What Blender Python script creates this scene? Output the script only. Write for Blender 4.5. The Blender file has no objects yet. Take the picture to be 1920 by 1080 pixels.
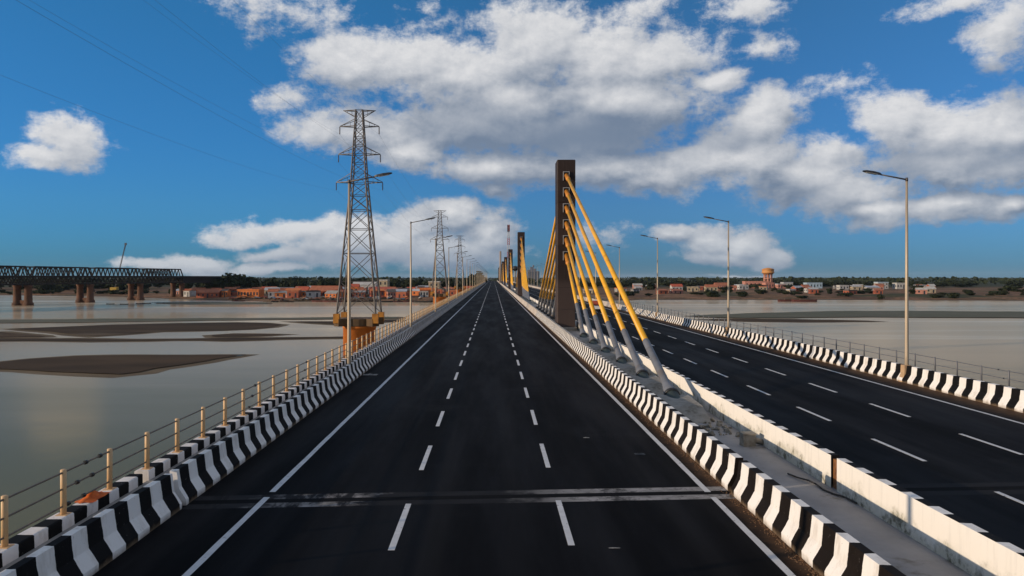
import bpy, bmesh, math, random
from mathutils import Vector, Matrix, noise as mnoise
random.seed(7)
R = math.radians
S = bpy.context.scene
COL = S.collection

# ------------------------------------------------------------------ camera
F = 1428.0            # focal length in photo pixels (1920 wide)
H = 5.25              # camera height over the road
VX, VY = 924.5, 520.0 # vanishing point of the road in the photo
cam = bpy.data.cameras.new('camera'); cam_o = bpy.data.objects.new('camera', cam); COL.objects.link(cam_o)
cam.sensor_width = 36.0; cam.lens = 36.0 * F / 1920.0
cam.shift_x = (960 - VX) / 1920.0; cam.shift_y = -(540 - VY) / 1920.0
cam.clip_start = 0.1; cam.clip_end = 60000
cam_o.location = (0, 0, H); cam_o.rotation_euler = (R(90), 0, 0)
S.camera = cam_o

# ------------------------------------------------------------------ light
SUN_EL, SUN_AZ = R(13.0), R(-110.0)     # azimuth clockwise from +Y (the road direction); the sun is low on the left
sd = Vector((math.sin(SUN_AZ) * math.cos(SUN_EL), math.cos(SUN_AZ) * math.cos(SUN_EL), math.sin(SUN_EL)))
sl = bpy.data.lights.new('sun', 'SUN'); so = bpy.data.objects.new('sun', sl); COL.objects.link(so)
sl.energy = 3.8; sl.angle = R(0.55); sl.color = (1.0, 0.80, 0.58)
so.rotation_euler = sd.to_track_quat('Z', 'Y').to_euler(); so.location = (-60, -20, 60)

S.view_settings.view_transform = 'Standard'; S.view_settings.look = 'None'
S.view_settings.exposure = 0.0; S.view_settings.gamma = 1.0; S.view_settings.use_curve_mapping = False

# ------------------------------------------------------------------ sky
W = bpy.data.worlds.new('World'); S.world = W; W.use_nodes = True
WT = W.node_tree; WT.nodes.clear()

class NT:
    """tiny node-tree writer"""
    def __init__(s, tree): s.t = tree
    def n(s, typ, **kw):
        nd = s.t.nodes.new(typ)
        for k, v in kw.items(): setattr(nd, k, v)
        return nd
    def put(s, sock, v):
        if v is None: return
        if hasattr(v, 'is_output'): s.t.links.new(v, sock)
        else:
            try: sock.default_value = v
            except Exception:
                sock.default_value = (v[0], v[1], v[2], 1.0)
    def m(s, op, a, b=None, c=None, clamp=False):
        nd = s.n('ShaderNodeMath', operation=op); nd.use_clamp = clamp
        for i, v in enumerate((a, b, c)): s.put(nd.inputs[i], v)
        return nd.outputs[0]
    def vm(s, op, a, b=None, c=None, out=0):
        nd = s.n('ShaderNodeVectorMath', operation=op)
        for i, v in enumerate((a, b, c)):
            if v is not None: s.put(nd.inputs[i], v)
        return nd.outputs[out]
    def mr(s, v, a, b, c=0.0, d=1.0, smooth=True):
        nd = s.n('ShaderNodeMapRange'); nd.interpolation_type = 'SMOOTHSTEP' if smooth else 'LINEAR'
        s.put(nd.inputs[0], v)
        for i, q in enumerate((a, b, c, d)): s.put(nd.inputs[i + 1], q)
        return nd.outputs[0]
    def mix(s, f, a, b, mode='MIX'):
        nd = s.n('ShaderNodeMix', data_type='RGBA', blend_type=mode)
        s.put(nd.inputs[0], f); s.put(nd.inputs[6], rgba(a)); s.put(nd.inputs[7], rgba(b))
        return nd.outputs[2]
    def noise(s, vec, scale, detail=4, rough=0.55, dist=0.0, out=0):
        nd = s.n('ShaderNodeTexNoise'); s.put(nd.inputs['Vector'], vec)
        nd.inputs['Scale'].default_value = scale; nd.inputs['Detail'].default_value = detail
        nd.inputs['Roughness'].default_value = rough; nd.inputs['Distortion'].default_value = dist
        return nd.outputs[out]
    def xyz(s, v):
        nd = s.n('ShaderNodeSeparateXYZ'); s.put(nd.inputs[0], v); return nd.outputs
    def comb(s, x, y, z):
        nd = s.n('ShaderNodeCombineXYZ')
        for i, v in enumerate((x, y, z)): s.put(nd.inputs[i], v)
        return nd.outputs[0]
def rgba(c):
    return (c[0], c[1], c[2], 1.0) if isinstance(c, (tuple, list)) and len(c) == 3 else c

# cloud masses as ellipses in (azimuth, elevation), read off the photograph
CL = [(660,112,110,50),(760,108,120,52),(860,135,130,60),(1010,88,115,74),(1130,108,130,66),(1240,122,115,60),(1340,155,62,24),(1180,180,170,66),
      (960,190,170,62),(1060,245,230,56),(880,240,140,54),(690,245,130,48,.95),(600,240,74,38,.8),(760,285,100,36,.9),(950,312,190,34),(1160,318,240,44),
      (1430,228,84,56),(1360,300,170,56),(1500,335,130,54),(1560,290,90,40,.7),(1590,368,150,38),(1690,228,84,58),(1790,238,120,66),(1890,240,90,72),(1760,305,160,46,.8),
      (1860,315,110,48,.8),(1650,398,110,28),(1790,394,130,30),(1900,388,70,26),(2060,270,200,120),
      (122,260,78,50,.9),(70,292,60,22,.6),(480,14,80,40,.32),(590,24,90,34,.30),(1195,8,60,26,.42),(1885,56,90,66,.75),(1790,10,90,24,.6),(1390,6,60,20,.40),(545,182,60,34,.45),(800,36,50,24,.38),(1420,90,50,18,.3),(1560,165,50,24,.34),
      (470,438,90,24,.8),(560,436,90,28),(660,430,90,30),(790,415,50,40),(845,405,60,34),(910,440,64,44),(700,462,170,40),(850,470,130,36),(560,478,130,16,.7),(380,490,78,22),(495,504,70,13),(290,496,60,12,.9),
      (1258,440,46,22),(1320,450,70,30),(1385,455,62,34),(1440,480,44,24),(1360,480,90,18),(1390,516,60,5,.8),(1140,440,50,20,.4),(930,354,50,22,.5)]
gd = bpy.data.node_groups.new('cloud_density', 'ShaderNodeTree')
gd.interface.new_socket('Vector', in_out='INPUT', socket_type='NodeSocketVector')
gd.interface.new_socket('Density', in_out='OUTPUT', socket_type='NodeSocketFloat')
g = NT(gd); gi = g.n('NodeGroupInput'); go = g.n('NodeGroupOutput')
p = gi.outputs[0]                                   # (azimuth, elevation, 0)
px_, py_, _ = g.xyz(p)
# turbulence: coarse lumps, cauliflower edges, wisps
q = g.vm('MULTIPLY', p, (1.0, 1.4, 1.0))
n1 = g.noise(q, 10.0, 9, 0.60, 0.15)
n2 = g.noise(g.vm('ADD', q, (5.2, 1.7, 0.0)), 36.0, 9, 0.70)
warp = g.vm('SUBTRACT', g.noise(q, 8.0, 4, 0.55, out=1), (0.5, 0.5, 0.5))
pw = g.vm('ADD', p, g.vm('MULTIPLY', warp, (0.075, 0.045, 0.0)))
acc = None
for (cx, cy, rx, ry, *wt) in CL:
    az = math.atan((cx - VX) / F); el = math.atan((VY - cy) / math.hypot(F, cx - VX))
    k = math.cos(az); ax = 1.17 * rx / F * k * k; ay = 1.17 * ry / F * k
    v = g.vm('MULTIPLY_ADD', pw, (1/ax, 1/ay, 0), (-az/ax, -el/ay, 0))
    L = g.m('MULTIPLY', g.m('SUBTRACT', 1.0, g.vm('LENGTH', v, out=1)), wt[0] if wt else 1.0)
    acc = L if acc is None else g.m('SMOOTH_MAX', acc, L, 0.20)
# the sky outside the picture goes on with the same kind of broken cumulus
fx = g.m('MAXIMUM', g.mr(g.m('ABSOLUTE', g.m('SUBTRACT', px_, 0.02)), 0.64, 0.80), g.mr(py_, 0.40, 0.55))
low = g.noise(g.vm('MULTIPLY', p, (1.0, 1.7, 1.0)), 2.6, 3, 0.5)
outm = g.m('SUBTRACT', g.m('MULTIPLY', g.m('SUBTRACT', low, 0.44), 5.0), g.m('MULTIPLY', g.m('SUBTRACT', 1.0, fx), 4.0))
outm = g.m('MINIMUM', outm, 0.75)
acc = g.m('MAXIMUM', g.m('MAXIMUM', acc, outm), -1.2)
turb = g.m('ADD', g.m('MULTIPLY', g.m('SUBTRACT', n1, 0.52), 1.55), g.m('MULTIPLY', g.m('SUBTRACT', n2, 0.5), 1.15))
g.t.links.new(g.m('ADD', acc, turb), go.inputs[0])
gd.interface.new_socket('Mass', in_out='OUTPUT', socket_type='NodeSocketFloat')
g.t.links.new(g.m('ADD', acc, g.m('MULTIPLY', g.m('SUBTRACT', g.noise(q, 10.0, 2, 0.5, 0.15), 0.5), 1.1)), go.inputs[1])

w = NT(WT)
tc = w.n('ShaderNodeTexCoord'); d = tc.outputs['Generated']
dx, dy, dz = w.xyz(d)
az = w.m('ARCTAN2', dx, dy); el = w.m('ARCSINE', dz)
def dens(ox, oy):
    gn = w.n('ShaderNodeGroup'); gn.node_tree = gd
    w.put(gn.inputs[0], w.comb(w.m('ADD', az, ox), w.m('ADD', el, oy), 0.0)); return gn.outputs
A0 = dens(0, 0); A1 = dens(-0.012, 0.030); A3 = dens(-0.02, 0.080); A2 = dens(-0.006, 0.008)
alpha = w.mr(A0[0], -0.12, 0.40)
b1 = w.mr(w.m('SUBTRACT', A0[1], A1[1]), -0.36, 0.42, 0.0, 1.0)      # rounded tops face the light, flat bases do not
b3 = w.mr(w.m('SUBTRACT', A0[1], A3[1]), -0.55, 0.75, 0.0, 1.0)
small = w.m('MULTIPLY', w.m('SUBTRACT', A0[0], A2[0]), 0.40)
shade = w.m('ADD', w.m('ADD', w.m('MULTIPLY', b1, 0.30), w.m('MULTIPLY', b3, 0.46)), w.m('ADD', w.m('MULTIPLY', small, 1.35), 0.04), clamp=True)
thin = w.mr(A0[0], 0.45, 0.0)
shade = w.m('ADD', shade, w.m('MULTIPLY', thin, 0.15), clamp=True)
# broad flat undersides of the bigger clouds
wz = w.vm('MULTIPLY', w.vm('SUBTRACT', w.noise(w.comb(az, el, 0.0), 9.0, 5, 0.6, out=1), (0.5, 0.5, 0.5)), (0.12, 0.05, 0.0))
cp = w.vm('ADD', w.comb(az, el, 0.0), wz); base = None
for (cx, cy, rx, ry, wt) in ((1095,255,270,62,.95),(900,240,170,70,.6),(1330,265,130,46,.45),(1690,305,170,46,.5),(1870,305,130,40,.55),(1480,372,190,36,.4),(700,485,280,40,.5),(880,485,140,36,.5),(1375,488,120,24,.6),(1000,345,200,24,.4)):
    a_ = math.atan((cx - VX) / F); e_ = math.atan((VY - cy) / math.hypot(F, cx - VX)); k = math.cos(a_); ax = rx / F * k * k; ay = ry / F * k
    L = w.m('MULTIPLY', w.mr(w.vm('LENGTH', w.vm('MULTIPLY_ADD', cp, (1/ax, 1/ay, 0), (-a_/ax, -e_/ay, 0)), out=1), 1.15, 0.15), wt)
    base = L if base is None else w.m('MAXIMUM', base, L)
shade = w.m('MULTIPLY', shade, w.m('SUBTRACT', 1.0, base))
cloud = w.mix(shade, (1.75, 2.30, 3.20), (7.4, 7.4, 7.5))
cloud = w.mix(w.mr(el, 0.0, 0.10, 0.36, 0.0), cloud, (2.3, 3.1, 4.2))   # far clouds sit in the haze
sky = w.n('ShaderNodeTexSky'); sky.sky_type = 'NISHITA'; sky.sun_disc = False
sky.sun_elevation = SUN_EL; sky.sun_rotation = SUN_AZ
sky.altitude = 50; sky.air_density = 1.0; sky.dust_density = 0.3; sky.ozone_density = 3.0
ela = w.m('ABSOLUTE', el)
tint = w.mix(w.mr(ela, 0.02, 0.09, smooth=False), (0.130, 0.45, 1.20), (0.19, 0.545, 1.16))
tint = w.mix(w.mr(ela, 0.09, 0.40, smooth=False), tint, (0.26, 0.80, 1.23))
tint = w.mix(1.0, tint, w.mix(w.mr(az, -0.35, 0.22), (1.26, 1.32, 1.14), (1.32, 0.99, 0.84)), 'MULTIPLY')
skyc = w.mix(1.0, sky.outputs[0], tint, 'MULTIPLY')
col = w.mix(w.m('MULTIPLY', alpha, 0.97), skyc, cloud)
bg = w.n('ShaderNodeBackground'); w.put(bg.inputs[0], col); bg.inputs[1].default_value = 0.1
wo = w.n('ShaderNodeOutputWorld'); WT.links.new(bg.outputs[0], wo.inputs[0])

# ------------------------------------------------------------------ helpers
def tag(o, label=None, cat=None, group=None, kind=None):
    if label: o['label'] = label
    if cat: o['category'] = cat
    if group: o['group'] = group
    if kind: o['kind'] = kind
    return o
def empty(name, loc=(0, 0, 0), rz=0.0, label=None, cat=None, group=None, kind=None):
    o = bpy.data.objects.new(name, None); COL.objects.link(o); o.location = loc; o.rotation_euler = (0, 0, rz)
    o.empty_display_size = 0.3
    return tag(o, label, cat, group, kind)
def link(name, me, parent=None, loc=(0, 0, 0), rot=(0, 0, 0)):
    o = bpy.data.objects.new(name, me); COL.objects.link(o); o.parent = parent; o.location = loc; o.rotation_euler = rot
    return o
def kids(o): return [c for c in bpy.data.objects if c.parent is o]
def copy_tree(o, parent=None, tree=None):
    tree = tree or child_map()
    c = o.copy(); COL.objects.link(c)
    if parent: c.parent = parent
    for ch in tree.get(o.name, []): copy_tree(ch, c, tree)
    return c
def child_map():
    t = {}
    for o in bpy.data.objects:
        if o.parent: t.setdefault(o.parent.name, []).append(o)
    return t

class MB:
    def __init__(s): s.v = []; s.f = []; s.mi = []; s.sm = []
    def poly(s, pts, m=0):
        b = len(s.v); s.v += [tuple(p) for p in pts]; s.f.append(tuple(range(b, b + len(pts)))); s.mi.append(m); s.sm.append(False)
    def box(s, x0, x1, y0, y1, z0, z1, m=0, T=None):
        b = len(s.v)
        P = [(x0,y0,z0),(x1,y0,z0),(x1,y1,z0),(x0,y1,z0),(x0,y0,z1),(x1,y0,z1),(x1,y1,z1),(x0,y1,z1)]
        if T is not None: P = [tuple(T @ Vector(p)) for p in P]
        s.v += P
        for f in ((3,2,1,0),(4,5,6,7),(0,1,5,4),(1,2,6,5),(2,3,7,6),(3,0,4,7)):
            s.f.append(tuple(b + i for i in f)); s.mi.append(m); s.sm.append(False)
    def tube(s, p0, p1, r0, r1=None, n=8, m=0, cap=True, smooth=True):
        s.lathe(p0, p1, [(0, r0), (1, r0 if r1 is None else r1)], n, m, cap, smooth)
    def lathe(s, p0, p1, prof, n=12, m=0, cap=True, smooth=True):
        p0 = Vector(p0); p1 = Vector(p1); ax = p1 - p0; q = ax.normalized().to_track_quat('Z', 'Y')
        b = len(s.v)
        for t, r in prof:
            for i in range(n):
                a = 2 * math.pi * (i + .5) / n
                s.v.append(tuple(p0 + ax * t + q @ Vector((r * math.cos(a), r * math.sin(a), 0))))
        for k in range(len(prof) - 1):
            for i in range(n):
                j = (i + 1) % n
                s.f.append((b+k*n+i, b+k*n+j, b+(k+1)*n+j, b+(k+1)*n+i)); s.mi.append(m); s.sm.append(smooth)
        if cap:
            s.f.append(tuple(b + i for i in reversed(range(n)))); s.mi.append(m); s.sm.append(False)
            e = b + (len(prof) - 1) * n
            s.f.append(tuple(e + i for i in range(n))); s.mi.append(m); s.sm.append(False)
    def sweep(s, prof, ys, mats=None, closed=True, jitter=0.0):
        """profile [(x,z)] extruded along y through the stations ys, ends capped; mats: slot per profile edge"""
        b = len(s.v); n = len(prof)
        for y in ys:
            for (x, z) in prof:
                s.v.append((x + random.uniform(-jitter, jitter), y, z + random.uniform(-jitter, jitter)))
        for k in range(len(ys) - 1):
            for i in range(n if closed else n - 1):
                j = (i + 1) % n
                s.f.append((b+k*n+i, b+k*n+j, b+(k+1)*n+j, b+(k+1)*n+i)); s.mi.append(mats[i] if mats else 0); s.sm.append(False)
        if closed:
            s.f.append(tuple(b + i for i in reversed(range(n)))); s.mi.append(0); s.sm.append(False)
            e = b + (len(ys) - 1) * n
            s.f.append(tuple(e + i for i in range(n))); s.mi.append(0); s.sm.append(False)
    def mesh(s, name, mats, fix=True):
        me = bpy.data.meshes.new(name); me.from_pydata(s.v, [], s.f)
        for m in (mats if isinstance(mats, (list, tuple)) else [mats]): me.materials.append(m)
        me.polygons.foreach_set('material_index', s.mi); me.polygons.foreach_set('use_smooth', s.sm)
        if fix:
            bm = bmesh.new(); bm.from_mesh(me); bmesh.ops.recalc_face_normals(bm, faces=bm.faces); bm.to_mesh(me); bm.free()
        me.update(); return me
    def build(s, name, mats, parent=None, loc=(0, 0, 0), rot=(0, 0, 0), fix=True):
        return link(name, s.mesh(name, mats, fix), parent, loc, rot)

def GX(px, d): return (px - VX) * d / F                 # photo column at distance d -> world x
def GZ(py, d): return H - (py - VY) * d / F             # photo row at distance d -> world z
def frange(a, b, st):
    n = max(1, int(round((b - a) / st))); return [a + (b - a) * i / n for i in range(n + 1)]

# ------------------------------------------------------------------ materials
def mat(name, color, rough=0.7, color2=None, nscale=3.0, namt=0.5, bump=0.0, bscale=None, metal=0.0, spec=0.5, detail=5, dirt=None, stretch=(1,1,1)):
    M = bpy.data.materials.new(name); M.use_nodes = True; t = M.node_tree; a = NT(t)
    b = t.nodes['Principled BSDF']; tcn = a.n('ShaderNodeTexCoord'); v = tcn.outputs['Object']
    v = a.vm('MULTIPLY', v, stretch)
    c2 = color2 or tuple(c * 0.7 for c in color)
    nz = a.noise(v, nscale, detail, 0.6)
    f = a.mr(nz, 0.5 - 0.25, 0.5 + 0.25, 0.5 - namt / 2, 0.5 + namt / 2)
    c = a.mix(f, color, c2)
    if dirt:
        dc, ds, lo, hi = dirt
        c = a.mix(a.mr(a.noise(v, ds, 6, 0.65), lo, hi), c, dc)
    a.put(b.inputs['Base Color'], c); b.inputs['Roughness'].default_value = rough; b.inputs['Metallic'].default_value = metal
    b.inputs['Specular IOR Level'].default_value = spec
    if bump:
        bn = a.n('ShaderNodeBump'); bn.inputs['Strength'].default_value = bump; bn.inputs['Distance'].default_value = 0.02
        a.put(bn.inputs['Height'], a.noise(v, bscale or nscale * 6, 6, 0.65)); t.links.new(bn.outputs[0], b.inputs['Normal'])
    return M

def asphalt(name, xl, xr, dl, dr):
    """xl..xr: kerb to kerb; dl, dr: width of the dusty strip along either barrier"""
    M = bpy.data.materials.new(name); M.use_nodes = True; t = M.node_tree; a = NT(t); b = t.nodes['Principled BSDF']
    P = a.n('ShaderNodeNewGeometry').outputs['Position']; x, y, z = a.xyz(P)
    grain = a.noise(P, 90, 3, 0.7)
    big = a.noise(a.vm('MULTIPLY', P, (1.0, 0.10, 1.0)), 0.5, 6, 0.62)          # long streaks with the traffic
    blot = a.noise(P, 0.22, 7, 0.66)
    c = a.mix(a.mr(big, 0.34, 0.68), (0.0022, 0.0021, 0.0025), (0.0072, 0.0068, 0.0080))
    c = a.mix(a.mr(blot, 0.54, 0.72, 0, 0.6), c, (0.017, 0.017, 0.019))
    c = a.mix(a.mr(grain, 0.3, 0.75, 0.0, 0.35), c, (0.004, 0.004, 0.005))
    # paler wheel paths worn into the new mat
    wp = a.m('MULTIPLY', a.mr(a.m('SINE', a.m('MULTIPLY', a.m('SUBTRACT', x, 0.1), 3.59)), 0.1, 0.95), a.mr(a.noise(a.vm('MULTIPLY', P, (1.0, 0.05, 1.0)), 0.8, 5, 0.6), 0.40, 0.62))
    c = a.mix(a.m('MULTIPLY', wp, 0.55), c, (0.0125, 0.012, 0.0128))
    drip = a.mr(a.noise(a.vm('MULTIPLY', P, (1.0, 0.5, 1.0)), 3.4, 4, 0.6), 0.70, 0.75, 0, 0.7)
    c = a.mix(drip, c, (0.002, 0.002, 0.0025))
    fine = a.noise(P, 2.2, 6, 0.7)
    if dl: c = a.mix(a.m('MULTIPLY', a.mr(a.m('ADD', a.m('SUBTRACT', x, xl), a.m('MULTIPLY', fine, dl * 1.1)), dl * 1.5, dl * 0.45), 0.8), c, (0.075, 0.046, 0.030))
    if dr: c = a.mix(a.m('MULTIPLY', a.mr(a.m('ADD', a.m('SUBTRACT', xr, x), a.m('MULTIPLY', fine, dr * 1.1)), dr * 1.5, dr * 0.45), 0.85), c, (0.105, 0.058, 0.032))
    a.put(b.inputs['Base Color'], c)
    a.put(b.inputs['Roughness'], a.mr(big, 0.3, 0.7, 0.80, 0.62)); b.inputs['Specular IOR Level'].default_value = 0.045
    bn = a.n('ShaderNodeBump'); bn.inputs['Strength'].default_value = 0.35; bn.inputs['Distance'].default_value = 0.006
    a.put(bn.inputs['Height'], grain); t.links.new(bn.outputs[0], b.inputs['Normal'])
    return M

def striped(name, phase, period, white, black, wob=0.05, grime=0.5, duty=0.5):
    """hand-painted black and white bars along y, chalky and a bit chipped"""
    M = bpy.data.materials.new(name); M.use_nodes = True; t = M.node_tree; a = NT(t); b = t.nodes['Principled BSDF']
    P = a.n('ShaderNodeNewGeometry').outputs['Position']; x, y, z = a.xyz(P)
    wv = a.m('MULTIPLY', a.m('SUBTRACT', a.noise(P, 2.3, 4, 0.6), 0.5), wob * 2)
    u = a.m('FRACT', a.m('DIVIDE', a.m('SUBTRACT', a.m('ADD', y, wv), phase), period))
    s1 = a.mr(u, 0.0, 0.008, 0, 1); s2 = a.mr(u, duty - 0.008, duty, 1, 0)
    isw = a.m('MULTIPLY', s1, s2)
    st = a.noise(a.vm('MULTIPLY', P, (1, 1, 0.35)), 3.0, 7, 0.68)
    wcol = a.mix(a.mr(st, 0.46, 0.72, 0, grime), white, tuple(c * q for c, q in zip(white, (0.55, 0.50, 0.43))))
    bcol = a.mix(a.mr(st, 0.5, 0.75, 0, 0.5), black, tuple(c * 2.2 for c in black))
    c = a.mix(isw, bcol, wcol)
    foot = a.m('MULTIPLY', a.mr(a.m('ADD', z, a.m('MULTIPLY', a.noise(P, 4.0, 6, 0.7), 0.22)), 0.24, 0.08), 0.75)   # road dust splashed on the toe
    c = a.mix(foot, c, (0.20, 0.14, 0.09))
    chips = a.mr(a.noise(P, 9.0, 5, 0.7), 0.66, 0.70, 0, 0.55)
    c = a.mix(chips, c, (0.26, 0.24, 0.22))
    a.put(b.inputs['Base Color'], c); b.inputs['Roughness'].default_value = 0.78; b.inputs['Specular IOR Level'].default_value = 0.12
    bn = a.n('ShaderNodeBump'); bn.inputs['Strength'].default_value = 0.25; bn.inputs['Distance'].default_value = 0.01
    a.put(bn.inputs['Height'], a.noise(P, 22, 6, 0.7)); t.links.new(bn.outputs[0], b.inputs['Normal'])
    return M

def limewash(name, base, stain):
    """white-washed concrete with damp grime growing from the foot"""
    M = bpy.data.materials.new(name); M.use_nodes = True; t = M.node_tree; a = NT(t); b = t.nodes['Principled BSDF']
    P = a.n('ShaderNodeNewGeometry').outputs['Position']; x, y, z = a.xyz(P)
    n = a.noise(a.vm('MULTIPLY', P, (1, 0.8, 1.0)), 1.1, 8, 0.66)
    runs = a.noise(a.vm('MULTIPLY', P, (1, 3.0, 0.25)), 2.0, 5, 0.6)
    hgt = a.mr(a.m('ADD', z, a.m('MULTIPLY', a.m('SUBTRACT', n, 0.5), 1.5)), 0.46, -0.02)
    c = a.mix(a.mr(runs, 0.5, 0.72, 0, 0.35), base, tuple(q * 0.72 for q in base))
    c = a.mix(a.m('MULTIPLY', hgt, 0.6), c, (0.36, 0.345, 0.25))
    c = a.mix(a.m('MULTIPLY', hgt, a.mr(a.noise(P, 2.6, 6, 0.7), 0.47, 0.62, 0, 0.85)), c, stain)
    a.put(b.inputs['Base Color'], c); b.inputs['Roughness'].default_value = 0.8; b.inputs['Specular IOR Level'].default_value = 0.2
    bn = a.n('ShaderNodeBump'); bn.inputs['Strength'].default_value = 0.3; bn.inputs['Distance'].default_value = 0.01
    a.put(bn.inputs['Height'], a.noise(P, 14, 6, 0.7)); t.links.new(bn.outputs[0], b.inputs['Normal'])
    return M

WHITE = (0.80, 0.77, 0.74); BLACK = (0.006, 0.0055, 0.006)
M_asph_l = asphalt('asphalt_left', -7.06, 5.77, 0.0, 0.55)
M_asph_r = asphalt('asphalt_right', 8.87, 20.5, 0.0, 1.5)
M_strl = striped('paint_bars_left', 12.12, 1.01, WHITE, BLACK)
M_strm = striped('paint_bars_median', 11.75, 1.0, WHITE, (0.010, 0.007, 0.0055))
M_strn = striped('paint_bars_inner', 12.3, 1.0, WHITE, BLACK, duty=0.5)
M_strr = striped('paint_bars_right', 12.0, 0.97, WHITE, BLACK)
M_strk = striped('paint_bars_kerb', 12.49 - 0.22, 0.856, (0.78, 0.74, 0.72), BLACK, duty=0.48)
M_conc = mat('concrete_plain', (0.36, 0.34, 0.32), 0.8, (0.24, 0.225, 0.21), 1.3, 0.9, 0.25, 12, stretch=(1, .4, 1))
M_concw = mat('concrete_warm', (0.56, 0.49, 0.42), 0.8, (0.40, 0.34, 0.29), 1.3, 0.9, 0.25, 12, stretch=(1, .4, 1))
M_lime = limewash('limewash_barrier', (0.79, 0.75, 0.69), (0.060, 0.055, 0.030))
M_slab = mat('concrete_slab', (0.30, 0.29, 0.29), 0.62, (0.20, 0.195, 0.20), 0.7, 1.0, 0.2, 20, dirt=((0.10, 0.085, 0.065), 0.9, 0.56, 0.72))
M_anch = mat('concrete_anchor', (0.34, 0.32, 0.29), 0.85, (0.20, 0.18, 0.15), 2.0, 1.0, 0.4, 14, dirt=((0.13, 0.115, 0.085), 1.6, 0.56, 0.74))
M_deck = mat('concrete_deck', (0.33, 0.32, 0.30), 0.85, (0.22, 0.21, 0.20), 0.5, 0.9, 0.2, 8)
M_line = mat('road_paint', (0.62, 0.62, 0.63), 0.6, (0.46, 0.46, 0.47), 2.2, 0.8, 0.1, 60, dirt=((0.05, 0.05, 0.053), 6.0, 0.60, 0.68))
def joint_mat(name, x0, x1):
    """grey concrete header, blackened by tyres and asphalt smear between x0 and x1"""
    M = bpy.data.materials.new(name); M.use_nodes = True; t = M.node_tree; a = NT(t); b = t.nodes['Principled BSDF']
    P = a.n('ShaderNodeNewGeometry').outputs['Position']; x, y, z = a.xyz(P)
    n = a.noise(a.vm('MULTIPLY', P, (1, 1.6, 1)), 1.5, 7, 0.7)
    c = a.mix(a.mr(n, 0.35, 0.65), (0.30, 0.285, 0.285), (0.17, 0.165, 0.16))
    xx = a.m('ADD', x, a.m('MULTIPLY', a.m('SUBTRACT', n, 0.5), 3.4))
    patch0 = a.mr(a.noise(a.vm('MULTIPLY', P, (1, .3, 1)), 0.9, 5, 0.7), 0.44, 0.56); smear = a.m('MULTIPLY', a.mr(xx, x0 - .5, x0 + .4), a.mr(xx, x1 + 1.1, x1 - .7))
    edge = a.mr(xx, -4.6, -5.7)
    patch = a.m('MAXIMUM', a.mr(a.noise(P, 0.8, 6, 0.7), 0.54, 0.62, 0, 0.8), a.mr(a.noise(P, 5.0, 6, 0.75), 0.52, 0.62, 0, 0.55))
    left = a.m('MULTIPLY', a.mr(x, -1.5, -3.5), patch0); dirt = a.m('MAXIMUM', a.m('MAXIMUM', a.m('MAXIMUM', smear, left), patch), a.m('MULTIPLY', edge, 0.96))
    c = a.mix(a.m('MULTIPLY', dirt, 0.97), c, (0.006, 0.006, 0.0075))
    a.put(b.inputs['Base Color'], c); b.inputs['Roughness'].default_value = 0.8; b.inputs['Specular IOR Level'].default_value = 0.1
    return M
M_joint = joint_mat('joint_header', -3.1, 1.0); M_jointr = joint_mat('joint_header_right', 6.0, 24.0)
M_rubber = mat('joint_rubber', (0.008, 0.008, 0.009), 0.85, spec=0.05)
def pylon_mat():
    """brown paint over concrete cast in lifts: each lift took the paint a little differently, rain streaks run down"""
    M = bpy.data.materials.new('pylon_paint'); M.use_nodes = True; t = M.node_tree; a = NT(t); b = t.nodes['Principled BSDF']
    P = a.n('ShaderNodeTexCoord').outputs['Object']; x, y, z = a.xyz(P)
    wn = a.n('ShaderNodeTexWhiteNoise', noise_dimensions='1D'); a.put(wn.inputs['W'], a.m('FLOOR', a.m('DIVIDE', z, 2.1)))
    c = a.mix(wn.outputs[0], (0.036, 0.021, 0.017), (0.022, 0.013, 0.011))
    c = a.mix(a.mr(z, 5.3, 4.4, 0, 0.75), c, (0.062, 0.042, 0.036))
    runs = a.noise(a.vm('MULTIPLY', P, (5.0, 5.0, 0.22)), 1.0, 6, 0.65)
    c = a.mix(a.mr(runs, 0.50, 0.70, 0, 0.6), c, (0.060, 0.042, 0.035))
    c = a.mix(a.mr(a.noise(P, 2.4, 6, 0.7), 0.58, 0.72, 0, 0.45), c, (0.012, 0.008, 0.007))
    a.put(b.inputs['Base Color'], c); b.inputs['Roughness'].default_value = 0.66; b.inputs['Specular IOR Level'].default_value = 0.3
    return M
M_pylon = pylon_mat()
M_stay = mat('stay_yellow', (0.84, 0.43, 0.016), 0.42, (0.72, 0.34, 0.014), 0.8, 0.9, dirt=((0.45, 0.20, 0.02), 0.7, 0.54, 0.75))
M_socket = mat('stay_socket', (0.70, 0.28, 0.02), 0.45, (0.50, 0.17, 0.02), 1.2, 0.7)
M_sleeve = mat('stay_sleeve', (0.20, 0.205, 0.225), 0.55, (0.13, 0.135, 0.15), 1.4, 0.9, metal=0.2, dirt=((0.15, 0.12, 0.10), 1.1, 0.5, 0.7))
M_bell = mat('stay_bell', (0.040, 0.062, 0.060), 0.7, (0.026, 0.04, 0.038), 2.0, 0.9)
M_ring = mat('black_ring', (0.02, 0.02, 0.022), 0.5)
M_plate = mat('anchor_plate', (0.34, 0.34, 0.35), 0.5, (0.22, 0.22, 0.23), 2.0, 0.8)
M_galv = mat('galvanised', (0.50, 0.40, 0.29), 0.5, (0.37, 0.30, 0.22), 1.5, 0.6, metal=0.35, stretch=(1, 1, .3))
M_post = mat('rail_post', (0.78, 0.43, 0.17), 0.55, (0.50, 0.37, 0.22), 3.0, 0.8, dirt=((0.22, 0.11, 0.05), 5.0, 0.58, 0.70))
M_rail = mat('rail_pipe', (0.22, 0.165, 0.115), 0.5, (0.12, 0.09, 0.065), 4.0, 0.8, metal=0.3)
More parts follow.
